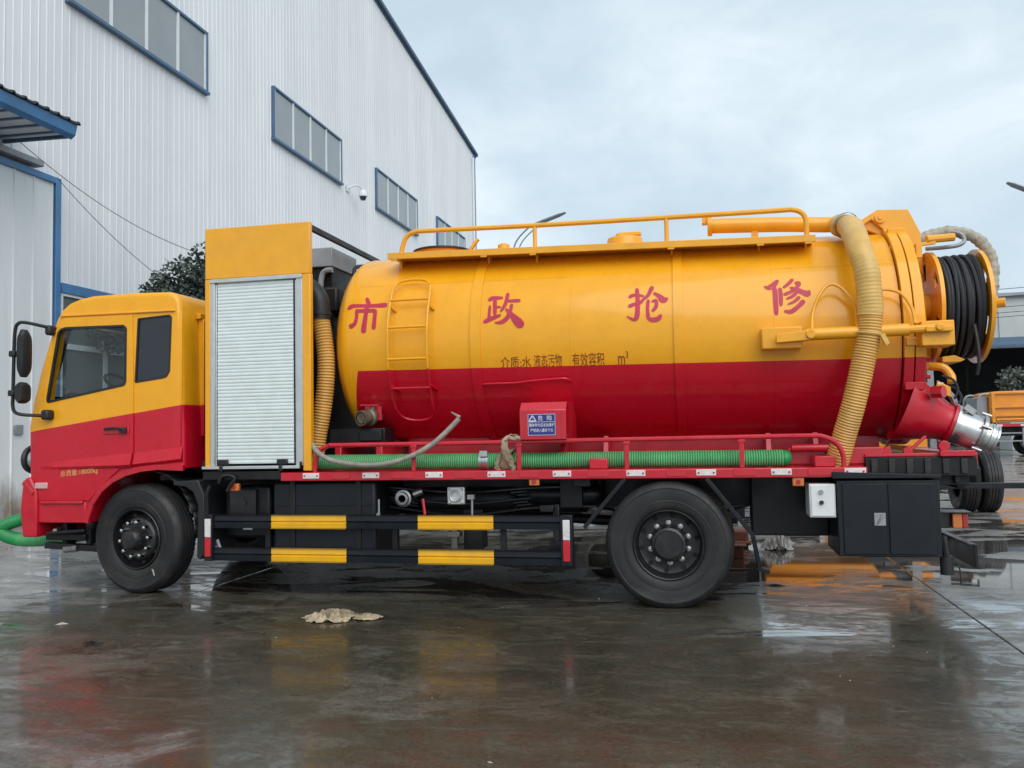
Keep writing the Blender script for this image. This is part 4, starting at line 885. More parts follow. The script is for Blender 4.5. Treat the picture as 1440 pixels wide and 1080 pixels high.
# ---------------------------------------------------------------- tank
prf = [(q.x, q.y) for q in spline([(0,-3.565,0),(.15,-3.562,0),(.32,-3.552,0),(.50,-3.530,0),(.66,-3.490,0),(.79,-3.440,0),(.87,-3.395,0),(.915,-3.355,0),(.945,-3.315,0),(RT,-3.265,0)], 5)]
prf[0] = (0,-3.565)
prf += [(RT, -3.0+.25*i) for i in range(0, 19)]+[(RT, 1.63), (RT-.03, 1.635)]
g = G(); g.lathe(prf, (0,YC,ZC), (1,0,0), 112); tank = P('tank', g, 'tank_paint', fn=tilt, ang=50)
for x0, w, h in ((-2.052,.10,.016), (-.215,.085,.016), (-3.255,.012,.002)):
    g = G(); g.lathe([(RT-.01,x0),(RT+h,x0+.002),(RT+h,x0+w-.002),(RT-.01,x0+w)], (0,YC,ZC), (1,0,0), 112); P('stiffener_ring', g, 'tank_paint', tank, fn=tilt)
for x0 in (-1.13, .62):
    g = G(); g.lathe([(RT-.004,x0),(RT+.0022,x0+.003),(RT+.0022,x0+.006),(RT-.004,x0+.009)], (0,YC,ZC), (1,0,0), 96); P('weld_bead', g, 'tank_paint', tank, fn=tilt)
for x0, x1, an in ((-3.2,-1.13,36), (-1.13,.62,41), (.62,1.6,35)):
    g = G(); g.tube([onT(x0+(x1-x0)*i/20, an, -.001) for i in range(21)], .0035, 6); P('weld_bead', g, 'tank_paint', tank)
for x0, w, nm in ((1.640,.078,'flange_ring'), (1.727,.080,'flange_ring')):
    g = G(); g.lathe([(RT-.05,x0),(RT+.045,x0),(RT+.045,x0+w),(RT-.05,x0+w)], (0,YC,ZC), (1,0,0), 112); P(nm, g, 'tank_paint', tank, fn=tilt, bevel=.004)
    ring = x0
g = G(); g.lathe([(RT,1.80),(RT,1.812),(RT-.05,1.835),(RT-.2,1.865),(.4,1.89),(0,1.90)], (0,YC,ZC), (1,0,0), 96); rdoor = P('rear_door', g, 'tank_paint', fn=tilt)
# clamps round the flange
for ang in (-58,-30,-8,62,84,104):
    p0 = onT(1.65, ang, .04); p1 = onT(1.80, ang, .04); g = G(); g.bar(p0, p1, .05, .07); P('door_clamp', g, 'tank_paint', rdoor, bevel=.008)

# lettering on the tank: brush strokes as (x, angle round the tank, width)
GLYPH = {
'shi': [[(-3.096,27.08,.024),(-3.081,25.11,.031),(-3.064,23.2,.033)],[(-3.262,20.55,.033),(-3.235,21.98,.036),(-3.188,22.25,.029),(-3.061,21.91,.03),(-2.968,21.86,.034),(-2.891,21.96,.042)],[(-3.18,19.59,.026),(-3.173,14.94,.026),(-3.187,11.06,.029),(-3.227,9.45,.04)],[(-3.181,18.85,.028),(-3.092,18.77,.031),(-2.986,18.65,.029)],[(-2.989,18.51,.029),(-2.989,13.39,.029),(-2.992,7.93,.033)],[(-3.078,22.32,.033),(-3.082,15.01,.032),(-3.089,9.48,.038),(-3.093,6.25,.039)]],
'zheng': [[(-1.881,22.26,.026),(-1.85,23.36,.035),(-1.758,23.48,.024)],[(-1.825,22.54,.028),(-1.818,13.5,.029)],[(-1.813,17.84,.022),(-1.767,17.64,.015)],[(-1.869,18.61,.02),(-1.873,10.16,.023)],[(-1.916,9.33,.026),(-1.86,10.79,.033),(-1.768,12.9,.023)],[(-1.707,25.97,.026),(-1.718,20.78,.026),(-1.739,17.43,.023),(-1.764,14.95,.015)],[(-1.699,21.25,.022),(-1.593,21.3,.028)],[(-1.664,18.92,.023),(-1.672,15.6,.023),(-1.707,10.84,.031),(-1.76,8.8,.027),(-1.814,8.71,.01)],[(-1.716,16.4,.016),(-1.653,12.31,.04),(-1.609,9.3,.058),(-1.579,7.68,.064),(-1.558,8.15,.038)]],
'qiang': [[(-.592,20.53,.026),(-.554,21.64,.025),(-.468,20.88,.018)],[(-.594,15.09,.028),(-.554,16.14,.025),(-.505,16.65,.024),(-.469,18.94,.021),(-.428,21.33,.025),(-.393,26.15,.032)],[(-.527,25.39,.027),(-.521,19.09,.029),(-.526,10.12,.033),(-.553,7.6,.025),(-.615,9.44,.011)],[(-.377,22.37,.021),(-.331,20.35,.034),(-.296,18.06,.047),(-.258,18.9,.014)],[(-.428,18.15,.024),(-.435,13.51,.022),(-.43,8.13,.026)],[(-.394,17.38,.017),(-.359,17.88,.021),(-.361,14.37,.025),(-.391,11.98,.02)],[(-.431,8.26,.023),(-.399,7.18,.03),(-.347,7.57,.033),(-.319,9.51,.021)]],
'xiu': [[(.675,26.88,.025),(.636,23.92,.04),(.596,22.78,.036),(.561,23.45,.011)],[(.646,22.07,.032),(.648,16.71,.032),(.648,7.81,.029)],[(.69,21.94,.026),(.693,17.11,.027),(.689,12.39,.022)],[(.799,27.13,.023),(.761,24.51,.023),(.721,22.45,.019)],[(.817,25.04,.015),(.846,24.52,.032),(.82,21.54,.02),(.783,19.97,.023),(.724,18.38,.023)],[(.776,22.28,.015),(.825,20.93,.031),(.879,19.08,.036),(.91,18.46,.045),(.928,19.87,.015)],[(.821,18.9,.023),(.783,17.07,.021),(.741,15.89,.014)],[(.841,16.49,.024),(.799,14.25,.019),(.748,12.82,.01)],[(.873,14.18,.032),(.834,11.78,.027),(.772,8.98,.028),(.718,9.18,.017)]]}
K = rad(1)*RT
for nm, strokes in GLYPH.items():
    g = G()
    for si, st in enumerate(strokes):
        pts = spline([(x, a*K, w) for x, a, w in st], 7); n = len(pts); L_ = []; R2 = []
        for i in range(n):
            t_ = (pts[min(i+1,n-1)]-pts[max(i-1,0)]); t_.z = 0; t_.normalize(); w = max(.006, pts[i].z)*.66
            ctr = Vector((pts[i].x, pts[i].y, 0)); ext = 0
            if i == 0: ctr -= t_*w*.5; w *= .62
            if i == n-1: ctr += t_*w*.5; w *= .62
            L_.append((ctr.x-t_.y*w, ctr.y+t_.x*w)); R2.append((ctr.x+t_.y*w, ctr.y-t_.x*w))
        q = [onT(x, s_/K, .0022+.0004*si) for x, s_ in L_]+[onT(x, s_/K, .0022+.0004*si) for x, s_ in R2]
        g.add(q, [(i, i+1, n+i+1, n+i) for i in range(n-1)])
    P('painted_character', g, 'red_letter', tank, smooth=False)
def tank_text(txt, x0, x1, a0, a1, mat):
    uv, fs = text_mesh(txt); g = G(); g.add([onT(x0+u*(x1-x0), a0+v*(a1-a0)+1.5*0, .003) for u, v in uv], fs); P('painted_text', g, mat, tank, smooth=False)
tank_text('介质:水', -1.770, -1.490, -16.6, -10.2, 'brown_letter'); tank_text('液态污物', -1.462, -1.207, -16.4, -9.4, 'brown_letter')
tank_text('有效容积', -1.113, -.825, -16.7, -9.2, 'brown_letter'); tank_text('m³', -.704, -.615, -16.0, -9.0, 'brown_letter')
uv, fs = text_mesh('总质量:18000kg'); g = G(); g.add([(-6.175+u*.425, .029, 1.118+.035*u+v*.068) for u, v in uv], fs); P('painted_text', g, 'gold_letter', cdoor, smooth=False)

# tank top walkway and railing
g = G(); g.box(-2.90, 1.01, .47, .82, -.02, .012); g.box(-2.90, 1.01, .45, .475, -.05, .012)
wk = P('walkway', g, 'yellow_paint', fn=lambda x, y, z: (x, y, 3.166+z-.0235*(x+.95)), bevel=.004)
for x in (-2.84,-1.95,-1.48,-.22,.55,.95):
    g = G(); zt = 3.166-.0235*(x+.95); g.box(x-.03, x+.03, .452, .475, zt-.065, zt-.048); P('walkway_clip', g, 'yellow_paint', wk, bevel=.003); g = G(); g.box(x-.012, x+.012, .66, .78, zt-.16, zt-.021); P('walkway_bracket', g, 'yellow_paint', wk, bevel=.004)
g = G(); g.tube(spline([(-2.80,.55,3.20),(-2.78,.55,3.30),(-2.74,.55,3.39),(-2.66,.55,3.432),(-2.5,.55,3.436),(-1.47,.55,3.412),(-.26,.55,3.397),(.70,.55,3.388),(.83,.55,3.386),(.91,.55,3.355),(.945,.55,3.29),(.95,.55,3.13)],6), .023, 9)
hrl = P('walkway_handrail', g, 'yellow_paint')
for x in (-1.474, -.258): g = G(); g.tube([(x,.55,3.15),(x,.55,3.40)], .020, 8); P('handrail_post', g, 'yellow_paint', hrl)
# manhole, lever, valves and pipe on the top
g = G(); g.lathe([(.25,-.25),(.25,-.02),(.27,-.02),(.27,.03),(.29,.03),(.29,.055),(.2,.075),(0,.08)], (-2.58,1.20,3.315), (0,0,1), 28); mh = P('manhole', g, 'yellow_paint')
g = G(); g.lathe([(.292,.030),(.305,.035),(.305,.05),(.292,.056)], (-2.58,1.20,3.315), (0,0,1), 28); P('manhole_seal', g, 'plastic_dark', mh)
g = G(); g.bar((-2.30,1.2,3.34),(-2.19,1.2,3.475),.045,.03); P('hatch_lever', g, 'yellow_paint', mh, bevel=.006)
g = G(); g.cyl((-.72,1.1,3.34),(-.72,1.1,3.40),.05,10); g.box(-.74,-.52,1.07,1.13,3.375,3.41); g.lathe([(.19,-.12),(.17,0),(.05,.03),(0,.03)], (-.68,1.1,3.35), (0,0,1), 18); P('relief_valve', g, 'yellow_paint', bevel=.006)
g = G(); g.lathe([(.07,-.18),(.06,0),(.03,.015),(0,.015)], (-1.9,1.1,3.37), (0,0,1), 18); P('breather_cap', g, 'yellow_paint')
g = G(); g.tube(spline([(.11,.85,3.36),(.3,.85,3.352),(.78,.85,3.328),(1.12,.85,3.30),(1.23,.82,3.288),(1.28,.74,3.265)],6), .070, 16); g.lathe([(.095,0),(.095,.04)], (.11,.85,3.36), (1,0,0), 16); g.box(.06,.11,.80,.90,3.38,3.43); g.box(.5,.56,.82,.88,3.15,3.3); tp = P('top_pipe', g, 'yellow_paint')
# ladder: rails follow the tank
def ladder_side(z, off):
    zz = min(ZC+.78, max(ZC-.82, z-TZ(-2.6))); return YC-sqrt(max(.02, RT*RT-(zz-ZC)**2))-off
g = G(); top = [(-2.815,2.83),(-2.80,2.885),(-2.75,2.93),(-2.63,2.945),(-2.51,2.93),(-2.46,2.885),(-2.442,2.83)]
bot = [(-2.455,1.76),(-2.47,1.67),(-2.53,1.625),(-2.64,1.61),(-2.75,1.625),(-2.81,1.67),(-2.828,1.76)]
loop = top+[(-2.440,2.5),(-2.445,2.1)]+bot+[(-2.828,2.1),(-2.822,2.5),(-2.815,2.83)]
g.tube(spline([(x, ladder_side(z,.085), z) for x, z in loop], 5), .013, 8); ld = P('ladder', g, 'tank_paint')
for z in (2.735, 2.470, 2.175, 1.908): g = G(); yy = ladder_side(z,.085); g.tube([(-2.824,yy,z),(-2.443,yy,z)], .012, 8); P('rung', g, 'tank_paint', ld)
for z in (2.68, 1.935):
    for x in (-2.82,-2.445): g = G(); g.bar((x,ladder_side(z,.085),z),(x+.04,ladder_side(z-.05,-.01),z-.05),.03,.02); P('ladder_bracket', g, 'tank_paint', ld)
g = G(); g.tube(spline([(-1.965,ladder_side(1.91,-.01),1.91),(-1.93,ladder_side(1.925,.03),1.925),(-1.65,ladder_side(1.925,.035),1.927),(-1.5,ladder_side(1.93,.04),1.940),(-1.23,ladder_side(1.95,.04),1.952),(-1.16,ladder_side(1.94,.03),1.942),(-1.115,ladder_side(1.9,-.01),1.91)],6), .011, 7); P('grab_rod', g, 'tank_paint')
# red box with the danger plate
g = G(); g.prism([(-.02,1.41),(-.02,1.665),(.05,1.735),(.60,1.735),(.60,1.41)], -1.535, -1.130, axis='x'); rb = P('valve_cover', g, 'red_paint', bevel=.006)
g = G(); g.box(-1.50,-1.49,-.024,-.019,1.42,1.65); g.box(-1.175,-1.165,-.024,-.019,1.42,1.65); P('cover_fold', g, 'red_paint', rb)
g = G(); g.box(-1.462,-1.220,-.026,-.019,1.447,1.632); sg = P('danger_plate', g, 'sign_blue', rb, bevel=.002)
def plate_text(gg, txt, x0, x1, z0, z1):
    uv, fs = text_mesh(txt); gg.add([(x0+u*(x1-x0), -.0275, z0+v*(z1-z0)) for u, v in uv], fs)
# plate lettering goes on the cover as one printed layer
g = G(); plate_text(g, '危', -1.372, -1.330, 1.576, 1.618); plate_text(g, '险', -1.293, -1.250, 1.576, 1.618)
plate_text(g, '罐体举升后未加保护', -1.450, -1.232, 1.522, 1.552); plate_text(g, '严禁进入罐体下方', -1.440, -1.242, 1.477, 1.507)
for a, b_ in (((-1.452,1.572),(-1.420,1.620)),((-1.420,1.620),(-1.388,1.572)),((-1.388,1.572),(-1.452,1.572)),((-1.420,1.588),(-1.420,1.605))): g.bar((a[0],-.027,a[1]),(b_[0],-.027,b_[1]),.0012,.005, up=(0,1,0)) if False else g.add([(a[0]-.003*(b_[1]-a[1])/.05-.0, -.0275, a[1]+.003*(b_[0]-a[0])/.05), (a[0]+.003*(b_[1]-a[1])/.05, -.0275, a[1]-.003*(b_[0]-a[0])/.05), (b_[0]+.003*(b_[1]-a[1])/.05, -.0275, b_[1]-.003*(b_[0]-a[0])/.05), (b_[0]-.003*(b_[1]-a[1])/.05, -.0275, b_[1]+.003*(b_[0]-a[0])/.05)], [(0,1,2,3)])
for x0, x1, z0, z1 in ((-1.460,-1.222,1.562,1.565),(-1.460,-1.222,1.627,1.630),(-1.460,-1.222,1.449,1.452),(-1.460,-1.457,1.452,1.627),(-1.225,-1.222,1.452,1.627)): g.add([(x0,-.0272,z0),(x1,-.0272,z0),(x1,-.0272,z1),(x0,-.0272,z1)], [(0,1,2,3)])
P('plate_lettering', g, 'white_print', rb, smooth=False)
# front saddle, valve
g = G(); g.box(-3.52,-2.95,.45,.72,1.40,1.545); g.box(-3.20,-2.97,.41,.45,1.42,1.53); P('front_saddle', g, 'black_paint', bevel=.01)
g = G(); g.box(-3.47,-3.40,.46,1.9,1.04,1.40); g.box(-3.05,-2.98,.46,1.9,1.04,1.40); P('saddle_leg', g, 'red_paint', bevel=.01)
g = G(); g.lathe([(.060,-.02),(.074,-.02),(.074,.03),(.066,.04),(.066,.09),(.085,.10),(.085,.13),(.06,.14),(.06,.24)], (-3.15,.38,1.64), (.35,1,.1), 20); g.lathe([(.05,-.015),(.0,-.012)], (-3.15,.38,1.64), (.35,1,.1), 16); g.cyl((-3.08,.50,1.67),(-3.08,.48,1.75),.03,8); P('ball_valve', g, 'brass')
g = G(); g.tube([(-3.20,.46,1.765),(-3.0,.44,1.762)], .010, 6); g.box(-3.17,-3.0,.50,.52,1.62,1.755); P('valve_guard', g, 'red_paint')
for x in (-1.30, .55):
    g = G(); g.prism([(.62,1.15),(.74,1.43),(.98,1.37),(.98,1.15)], x, x+.05, axis='x'); g.prism([(.62,1.15),(.74,1.43),(.98,1.37),(.98,1.15)], x+.4, x+.45, axis='x'); P('tank_saddle', g, 'red_paint', bevel=.006)
g = G(); g.box(-2.90,1.55,.98,1.0,1.15,1.45); P('tank_skirt', g, 'red_paint', bevel=.004)

# ---------------------------------------------------------------- tank rear end
DUCT = [(1.26,.80,3.275),(1.315,.58,3.20),(1.310,.35,3.07),(1.315,.18,2.90),(1.345,.10,2.72),(1.357,.09,2.44),(1.342,.09,2.24),(1.300,.10,2.04),(1.252,.11,1.83),(1.205,.13,1.643),(1.142,.18,1.42),(1.096,.22,1.25),(1.07,.25,1.16)]
g = corrugated(DUCT, .088, .023, .007, 20); P('suction_hose', g, 'duct_yellow')
pts = spline(DUCT[:6]+[(1.352,.09,2.36)], 8); g = G(); pts = even(pts, .0075); rs = [.0985+(.0,.0016,.0028,.0016)[i % 4]+.0015*sin(i*.21) for i in range(len(pts))]; g.tube(pts, rs, 20); P('hose_sleeve', g, 'duct_sleeve')
g = G(); g.lathe([(.108,-.008),(.112,0),(.108,.008)], (1.336,.09,2.215), (.14,0,1), 18); g.bar((1.42,.0,2.20),(1.46,.02,2.12),.02,.04); P('hose_tie', g, 'duct_sleeve')
g = G(); g.lathe([(.112,-.02),(.118,0),(.112,.02)], (1.295,.66,3.235), (.2,-.9,-.3), 18); P('hose_clip', g, 'steel')
for yy in (.90, 1.52):
    g = G(); g.prism([(1.40,3.30),(1.46,3.33),(1.60,3.415),(1.86,3.40),(1.955,3.18),(1.965,2.80),(1.84,2.95),(1.70,3.18),(1.55,3.33),(1.44,3.26)], yy, yy+.03); P('door_bracket', g, 'yellow_paint', bevel=.005)
    g = G(); g.cyl((1.62,yy-.03,3.335),(1.62,yy,3.335),.045,14); g.cyl((1.62,yy-.04,3.335),(1.62,yy-.02,3.335),.02,8); P('pivot_pin', g, 'yellow_paint')
g = G(); g.prism([(1.42,3.29),(1.60,3.40),(1.84,3.385),(1.94,3.18),(1.94,3.05),(1.80,3.05),(1.6,3.2)], .94, 1.50); P('door_hinge_box', g, 'yellow_paint', bevel=.01)
g = G(); g.bar((1.62,.62,3.0),(2.0,.62,3.03),.03,.03); g.cyl((1.66,.62,2.96),(1.66,.62,3.06),.025,8); g.bar((1.86,.60,3.03),(1.86,.60,2.90),.05,.04); g.cyl((1.93,.62,3.06),(2.16,.66,3.075),.035,10); P('door_ram', g, 'yellow_paint', bevel=.004)
# locking cylinder along the side
g = G(); g.box(.510,.835,.15,.42,2.128,2.312); P('lock_base', g, 'yellow_paint', bevel=.012)
g = G(); g.prism([(.62,2.17),(.62,2.245),(.88,2.268),(.92,2.253),(.92,2.203),(.88,2.183)], .065, .10); g.prism([(.62,2.17),(.62,2.245),(.88,2.268),(.92,2.253),(.92,2.203),(.88,2.183)], .146, .17); P('lock_clevis', g, 'yellow_paint', bevel=.006)
g = G(); g.cyl((.86,.105,2.232),(1.64,.105,2.240),.050,14); g.cyl((1.64,.105,2.240),(1.83,.105,2.242),.032,10); g.cyl((.89,.04,2.232),(.89,.15,2.232),.035,10); lc = P('lock_cylinder', g, 'yellow_paint')
g = G(); g.box(1.74,1.985,.12,.40,2.105,2.305); g.box(1.76,1.96,.06,.125,2.21,2.255); g.cyl((1.86,.04,2.245),(1.86,.11,2.245),.03,10); P('lock_bracket', g, 'yellow_paint', bevel=.008)
g = G(); g.box(1.90,1.983,.40,.60,2.12,2.29); P('reel_arm', g, 'yellow_paint', bevel=.008)
for pts in ([(.91,.14,2.25),(.93,.20,2.42),(.99,.22,2.57),(1.07,.24,2.655),(1.15,.24,2.635),(1.22,.22,2.55),(1.262,.19,2.45),(1.262,.13,2.27)], [(1.31,.13,2.27),(1.335,.2,2.42),(1.385,.23,2.54),(1.455,.24,2.59),(1.55,.24,2.585),(1.63,.22,2.54),(1.69,.18,2.42),(1.70,.13,2.28)]):
    q = even(spline(pts, 10), .012); g = G(); g.tube(q, [.013+.002*(i % 2) for i in range(len(q))], 7); P('hydraulic_hose', g, 'yellow_paint')
# hose reel
RC = Vector((0,.92,2.50)); RR = .485
def disc(x):
    """flange with two round holes and three slots, thickness 20 mm"""
    n = 60; g = G(); g.lathe([(.46,0),(RR+.012,-.006),(RR+.012,.026),(.46,.02)], (x,RC.y,RC.z), (1,0,0), n)
    rin, rout = .20, .47
    open_ = [(.15,.30,.33,.42),(1.40,.42,.25,.40),(2.55,.30,.33,.42),(3.70,.42,.25,.40),(4.95,.34,.30,.42)]
    NB = 90; rad_ = [.0,.08,.16,.25,.30,.33,.40,.42,.47]
    def hole(a, r):
        return any(abs(((a-c+pi) % (2*pi))-pi) < w/2 and r0_ <= r <= r1_ for c, w, r0_, r1_ in open_)
    b0 = len(g.v); v_ = []
    for s_ in (0, .02):
        for r in rad_:
            for k_ in range(NB): a = 2*pi*k_/NB; v_.append((x+s_, RC.y+max(r,.001)*cos(a), RC.z+max(r,.001)*sin(a)))
    nr = len(rad_); fs = []
    H = [[hole(2*pi*(k_+.5)/NB, (rad_[i]+rad_[i+1])/2) for k_ in range(NB)] for i in range(nr-1)]
    for i in range(nr-1):
        for k_ in range(NB):
            if H[i][k_]: continue
            k2 = (k_+1) % NB; a, b_, c_, d = i*NB+k_, i*NB+k2, (i+1)*NB+k2, (i+1)*NB+k_; o_ = nr*NB
            fs += [(a,b_,c_,d), (a+o_,d+o_,c_+o_,b_+o_)]
            if H[i][(k_+1) % NB]: fs.append((b_,c_,c_+o_,b_+o_))
            if H[i][k_-1]: fs.append((a,d,d+o_,a+o_))
            if i+1 < nr-1 and H[i+1][k_]: fs.append((d,c_,c_+o_,d+o_))
            if i > 0 and H[i-1][k_]: fs.append((a,b_,b_+o_,a+o_))
    g.add(v_, fs); return g
reel = P('hose_reel', disc(1.985), 'yellow_paint'); P('reel_flange', disc(2.365), 'yellow_paint', reel)
g = G(); g.cyl((1.96,RC.y,RC.z),(2.52,RC.y,RC.z),.05,12); g.cyl((2.38,RC.y,RC.z),(2.45,RC.y,RC.z),.09,12); g.cyl((2.48,RC.y,RC.z+.02),(2.60,RC.y-.05,RC.z+.02),.04,10); g.cyl((1.93,RC.y,RC.z),(1.985,RC.y,RC.z),.13,16); P('reel_axle', g, 'yellow_paint', reel)
g = G(); g.cyl((2.006,RC.y,RC.z),(2.364,RC.y,RC.z),.36,32); P('hose_core', g, 'hose_black', reel)
g = G(); q = []; R2_ = random.Random(5)
for lay, rl in ((0,.385),(1,.417),(2,.440)):
    nt_ = 10; 
    for i in range(nt_*40+1):
        f = i/(nt_*40); x = 2.025+(.32*(1-f) if lay == 1 else .32*f); a = 2*pi*i/40; w_ = .014*sin(a*1.0+f*9+lay*2)+.016*sin(a*.37+lay)
        q.append((x+w_*.8, RC.y+(rl+.008*sin(a*.71+f*5))*cos(a), RC.z+(rl+.008*sin(a*.53+lay))*sin(a)))
g.tube(q, .0165, 7); P('wound_hose', g, 'hose_black', reel)
g = G(); g.tube(spline([(2.24,.50,2.30),(2.25,.47,2.12),(2.25,.47,1.98),(2.24,.5,1.88)],6), .014, 7); P('hose_tail', g, 'hose_black', reel)
g = G(); g.prism([(2.02,2.00),(2.16,2.0),(2.20,2.02),(2.12,2.06),(2.02,2.05)], .65, 1.2); g.box(1.90,1.975,.8,1.05,1.95,2.15); P('reel_mount', g, 'yellow_paint', bevel=.006)
g = G(); q = even(spline([(1.90,.98,3.10),(2.02,.98,3.155),(2.2,.98,3.19),(2.36,.97,3.15),(2.47,.96,3.06),(2.535,.95,2.90),(2.53,.94,2.72),(2.50,.93,2.54)],10), .018); g.tube(q, [.052+.004*sin(i*1.9)+.003*sin(i*.8) for i in range(len(q))], 10); P('feed_hose', g, 'sheath_hose')
g = G(); g.tube(spline([(2.18,.80,3.15),(2.25,.78,3.12),(2.27,.77,3.06),(2.22,.75,3.02),(2.10,.74,3.005),(1.95,.73,3.0)],7), .018, 8); P('return_hose', g, 'grey_metal')
g = G(); g.cyl((2.50,.93,2.44),(2.50,.93,2.58),.06,10); P('swivel_joint', g, 'yellow_paint')
# rear outlet
ax = Vector((.92,-.05,-.39)).normalized(); o_ = Vector((1.78,.60,1.585))
g = G(); g.lathe([(.30,-.12),(.245,.03),(.195,.13),(.163,.21),(.155,.265)], o_, ax, 28); g.lathe([(.15,.258),(.182,.262),(.182,.285),(.15,.288)], o_, ax, 28); P('outlet_cone', g, 'red_paint')
g = G(); g.lathe([(.15,.289),(.176,.290),(.176,.308),(.150,.311),(.148,.45),(.146,.49),(.160,.494),(.160,.53),(.148,.532),(.118,.535),(.116,.575),(.124,.58),(.124,.596),(.115,.60),(.115,.62),(.122,.625),(.122,.64),(.08,.64),(.08,.5)], o_, ax, 32); op = P('outlet_pipe_end', g, 'galvanised')
g = G(); g.lathe([(.161,.494),(.167,.498),(.167,.526),(.161,.53)], o_, ax, 32); P('pipe_clamp', g, 'steel', op)
for t_ in (0.4,1.6,2.8,4.0,5.2):
    g = G(); e1_ = Vector((0,1,0)); e1_ = (e1_-ax*e1_.dot(ax)).normalized(); e2_ = ax.cross(e1_); q = o_+(e1_*cos(t_)+e2_*sin(t_))*.175; g.cyl(q+ax*.475, q+ax*.55, .014, 8); P('clamp_bolt', g, 'steel', op)
g = G(); g.tube(spline([(2.02,.58,1.76),(2.06,.56,1.70),(2.09,.55,1.62),(2.15,.55,1.58)],5), .025, 8); g.bar((2.14,.50,1.62),(2.21,.5,1.56),.03,.05); P('outlet_lever', g, 'steel')
g = G(); g.tube(spline([(1.90,.60,1.97),(2.0,.56,1.95),(2.05,.54,1.88),(2.05,.52,1.82)],6), .035, 10); P('sight_elbow', g, 'yellow_paint')
pbox('level_plate', 'reflector_white', 1.885, 1.93, .30, .31, 1.80, 1.815, .002, rdoor); g = G(); g.cyl((1.86,.36,1.74),(1.93,.30,1.74),.05,10); P('sight_glass', g, 'red_paint')
for i in range(9):
    t_ = rad(198+i*9); g = G(); q = Vector((1.81, YC+(RT-.02)*cos(t_), ZC+(RT-.02)*sin(t_)+TZ(1.8))); g.cyl(q, q+Vector((.05,0,0)), .016, 8); P('door_bolt', g, 'tank_paint', rdoor)
g = G(); g.tube(spline([(1.98,.50,1.80),(2.06,.47,1.77),(2.10,.46,1.70),(2.08,.46,1.64)],5), .012, 6); g.tube(spline([(1.96,.46,1.88),(2.04,.44,1.84),(2.07,.43,1.76),(2.04,.43,1.68)],5), .010, 6); P('drain_line', g, 'hose_black')
g = G(); g.prism([(1.90,1.74),(2.02,1.70),(2.02,1.78),(1.92,1.84)], .44, .455); P('hose_bracket', g, 'yellow_paint', bevel=.004)
# rear hinge lugs and red subframe end
for x in (1.50, 1.66):
    g = G(); g.prism([(x-.04,1.16),(x-.05,1.28),(x+.01,1.31),(x+.04,1.18)], .34, .37); P('hinge_lug', g, 'red_paint', bevel=.006)
g = G(); g.box(1.30,2.14,.255,.33,1.06,1.215); P('rear_side_frame', g, 'black_paint', bevel=.006)
for q in range(6):
    g = G(); g.box(1.34+q*.135,1.39+q*.135,.235,.254,1.08,1.20); P('frame_bracket', g, 'rim_paint', bevel=.004)
g = G(); g.box(1.30,2.15,.27,.33,1.217,1.245); g.box(1.86,2.12,.22,.268,1.217,1.265); g.box(2.06,2.168,.335,2.2,1.142,1.238); g.bar((1.62,.36,1.22),(1.80,.40,1.38),.025,.025); g.cyl((1.90,.24,1.30),(1.90,.30,1.30),.045,12); P('rear_subframe', g, 'red_paint', bevel=.006)
g = G(); g.box(1.2,2.10,.35,.42,.98,1.12); g.box(1.2,2.1,2.0,2.08,.98,1.12); g.box(2.02,2.10,.42,2.0,.95,1.1)
for q in range(5): g.box(1.30+q*.17,1.34+q*.17,.30,.36,1.0,1.15)
P('rear_cross_frame', g, 'black_paint', bevel=.006)
# rear tool box, electric box
g = G(); g.box(1.032,1.790,.0,.62,.445,1.045); tb = P('tool_box', g, 'black_box_paint', bevel=.008)
g = G(); g.prism([(1.00,1.115),(1.80,1.085),(1.80,1.060),(1.00,1.060)], -.02, .66); P('tool_box_lid', g, 'black_box_paint', tb, bevel=.004)
for x0, x1 in ((1.072,1.398), (1.412,1.752)): g = G(); g.box(x0,x1,-.012,.004,.465,1.02); P('tool_box_door', g, 'black_box_paint', tb, bevel=.005)
g = G(); g.box(1.30,1.385,-.022,-.01,.69,.79); g.tube(spline([(1.32,-.02,.70),(1.34,-.04,.74),(1.36,-.04,.77),(1.37,-.02,.78)],4), .007, 6); P('tool_box_latch', g, 'grey_metal', tb, bevel=.004)
g = G(); g.box(.825,1.026,.02,.30,.748,1.018); eb = P('electric_box', g, 'white_box', bevel=.008)
g = G(); g.box(.838,1.014,.012,.021,.760,1.006); P('electric_box_door', g, 'white_box', eb, bevel=.004)
g = G(); g.cyl((.915,-.005,.955),(.915,.014,.955),.018,12); P('box_lock', g, 'steel', eb)
g = G(); g.cyl((.915,-.004,.870),(.915,.014,.870),.017,12); P('switch_knob', g, 'rim_paint', eb)
g = G(); g.box(.40,1.03,.50,.85,.545,1.06); P('rear_locker', g, 'black_paint', bevel=.01)
# mudguard stays
for pts in ([(-.645,.03,1.07),(-1.00,.03,.66)], [(.02,.03,1.07),(.375,.03,.61)], [(.375,.028,.615),(.425,.05,.33)], [(.40,.05,.34),(.50,.05,.31)]):
    g = G(); g.bar(pts[0], pts[1], .035, .075, up=(0,1,0)); P('mudguard_stay', g, 'black_box_paint', bevel=.005)
g = G(); g.box(-1.25,-1.05,.30,.36,.80,1.07); g.box(-1.10,-.95,.10,.7,1.0,1.07); P('mudguard_plate', g, 'black_paint', bevel=.006)
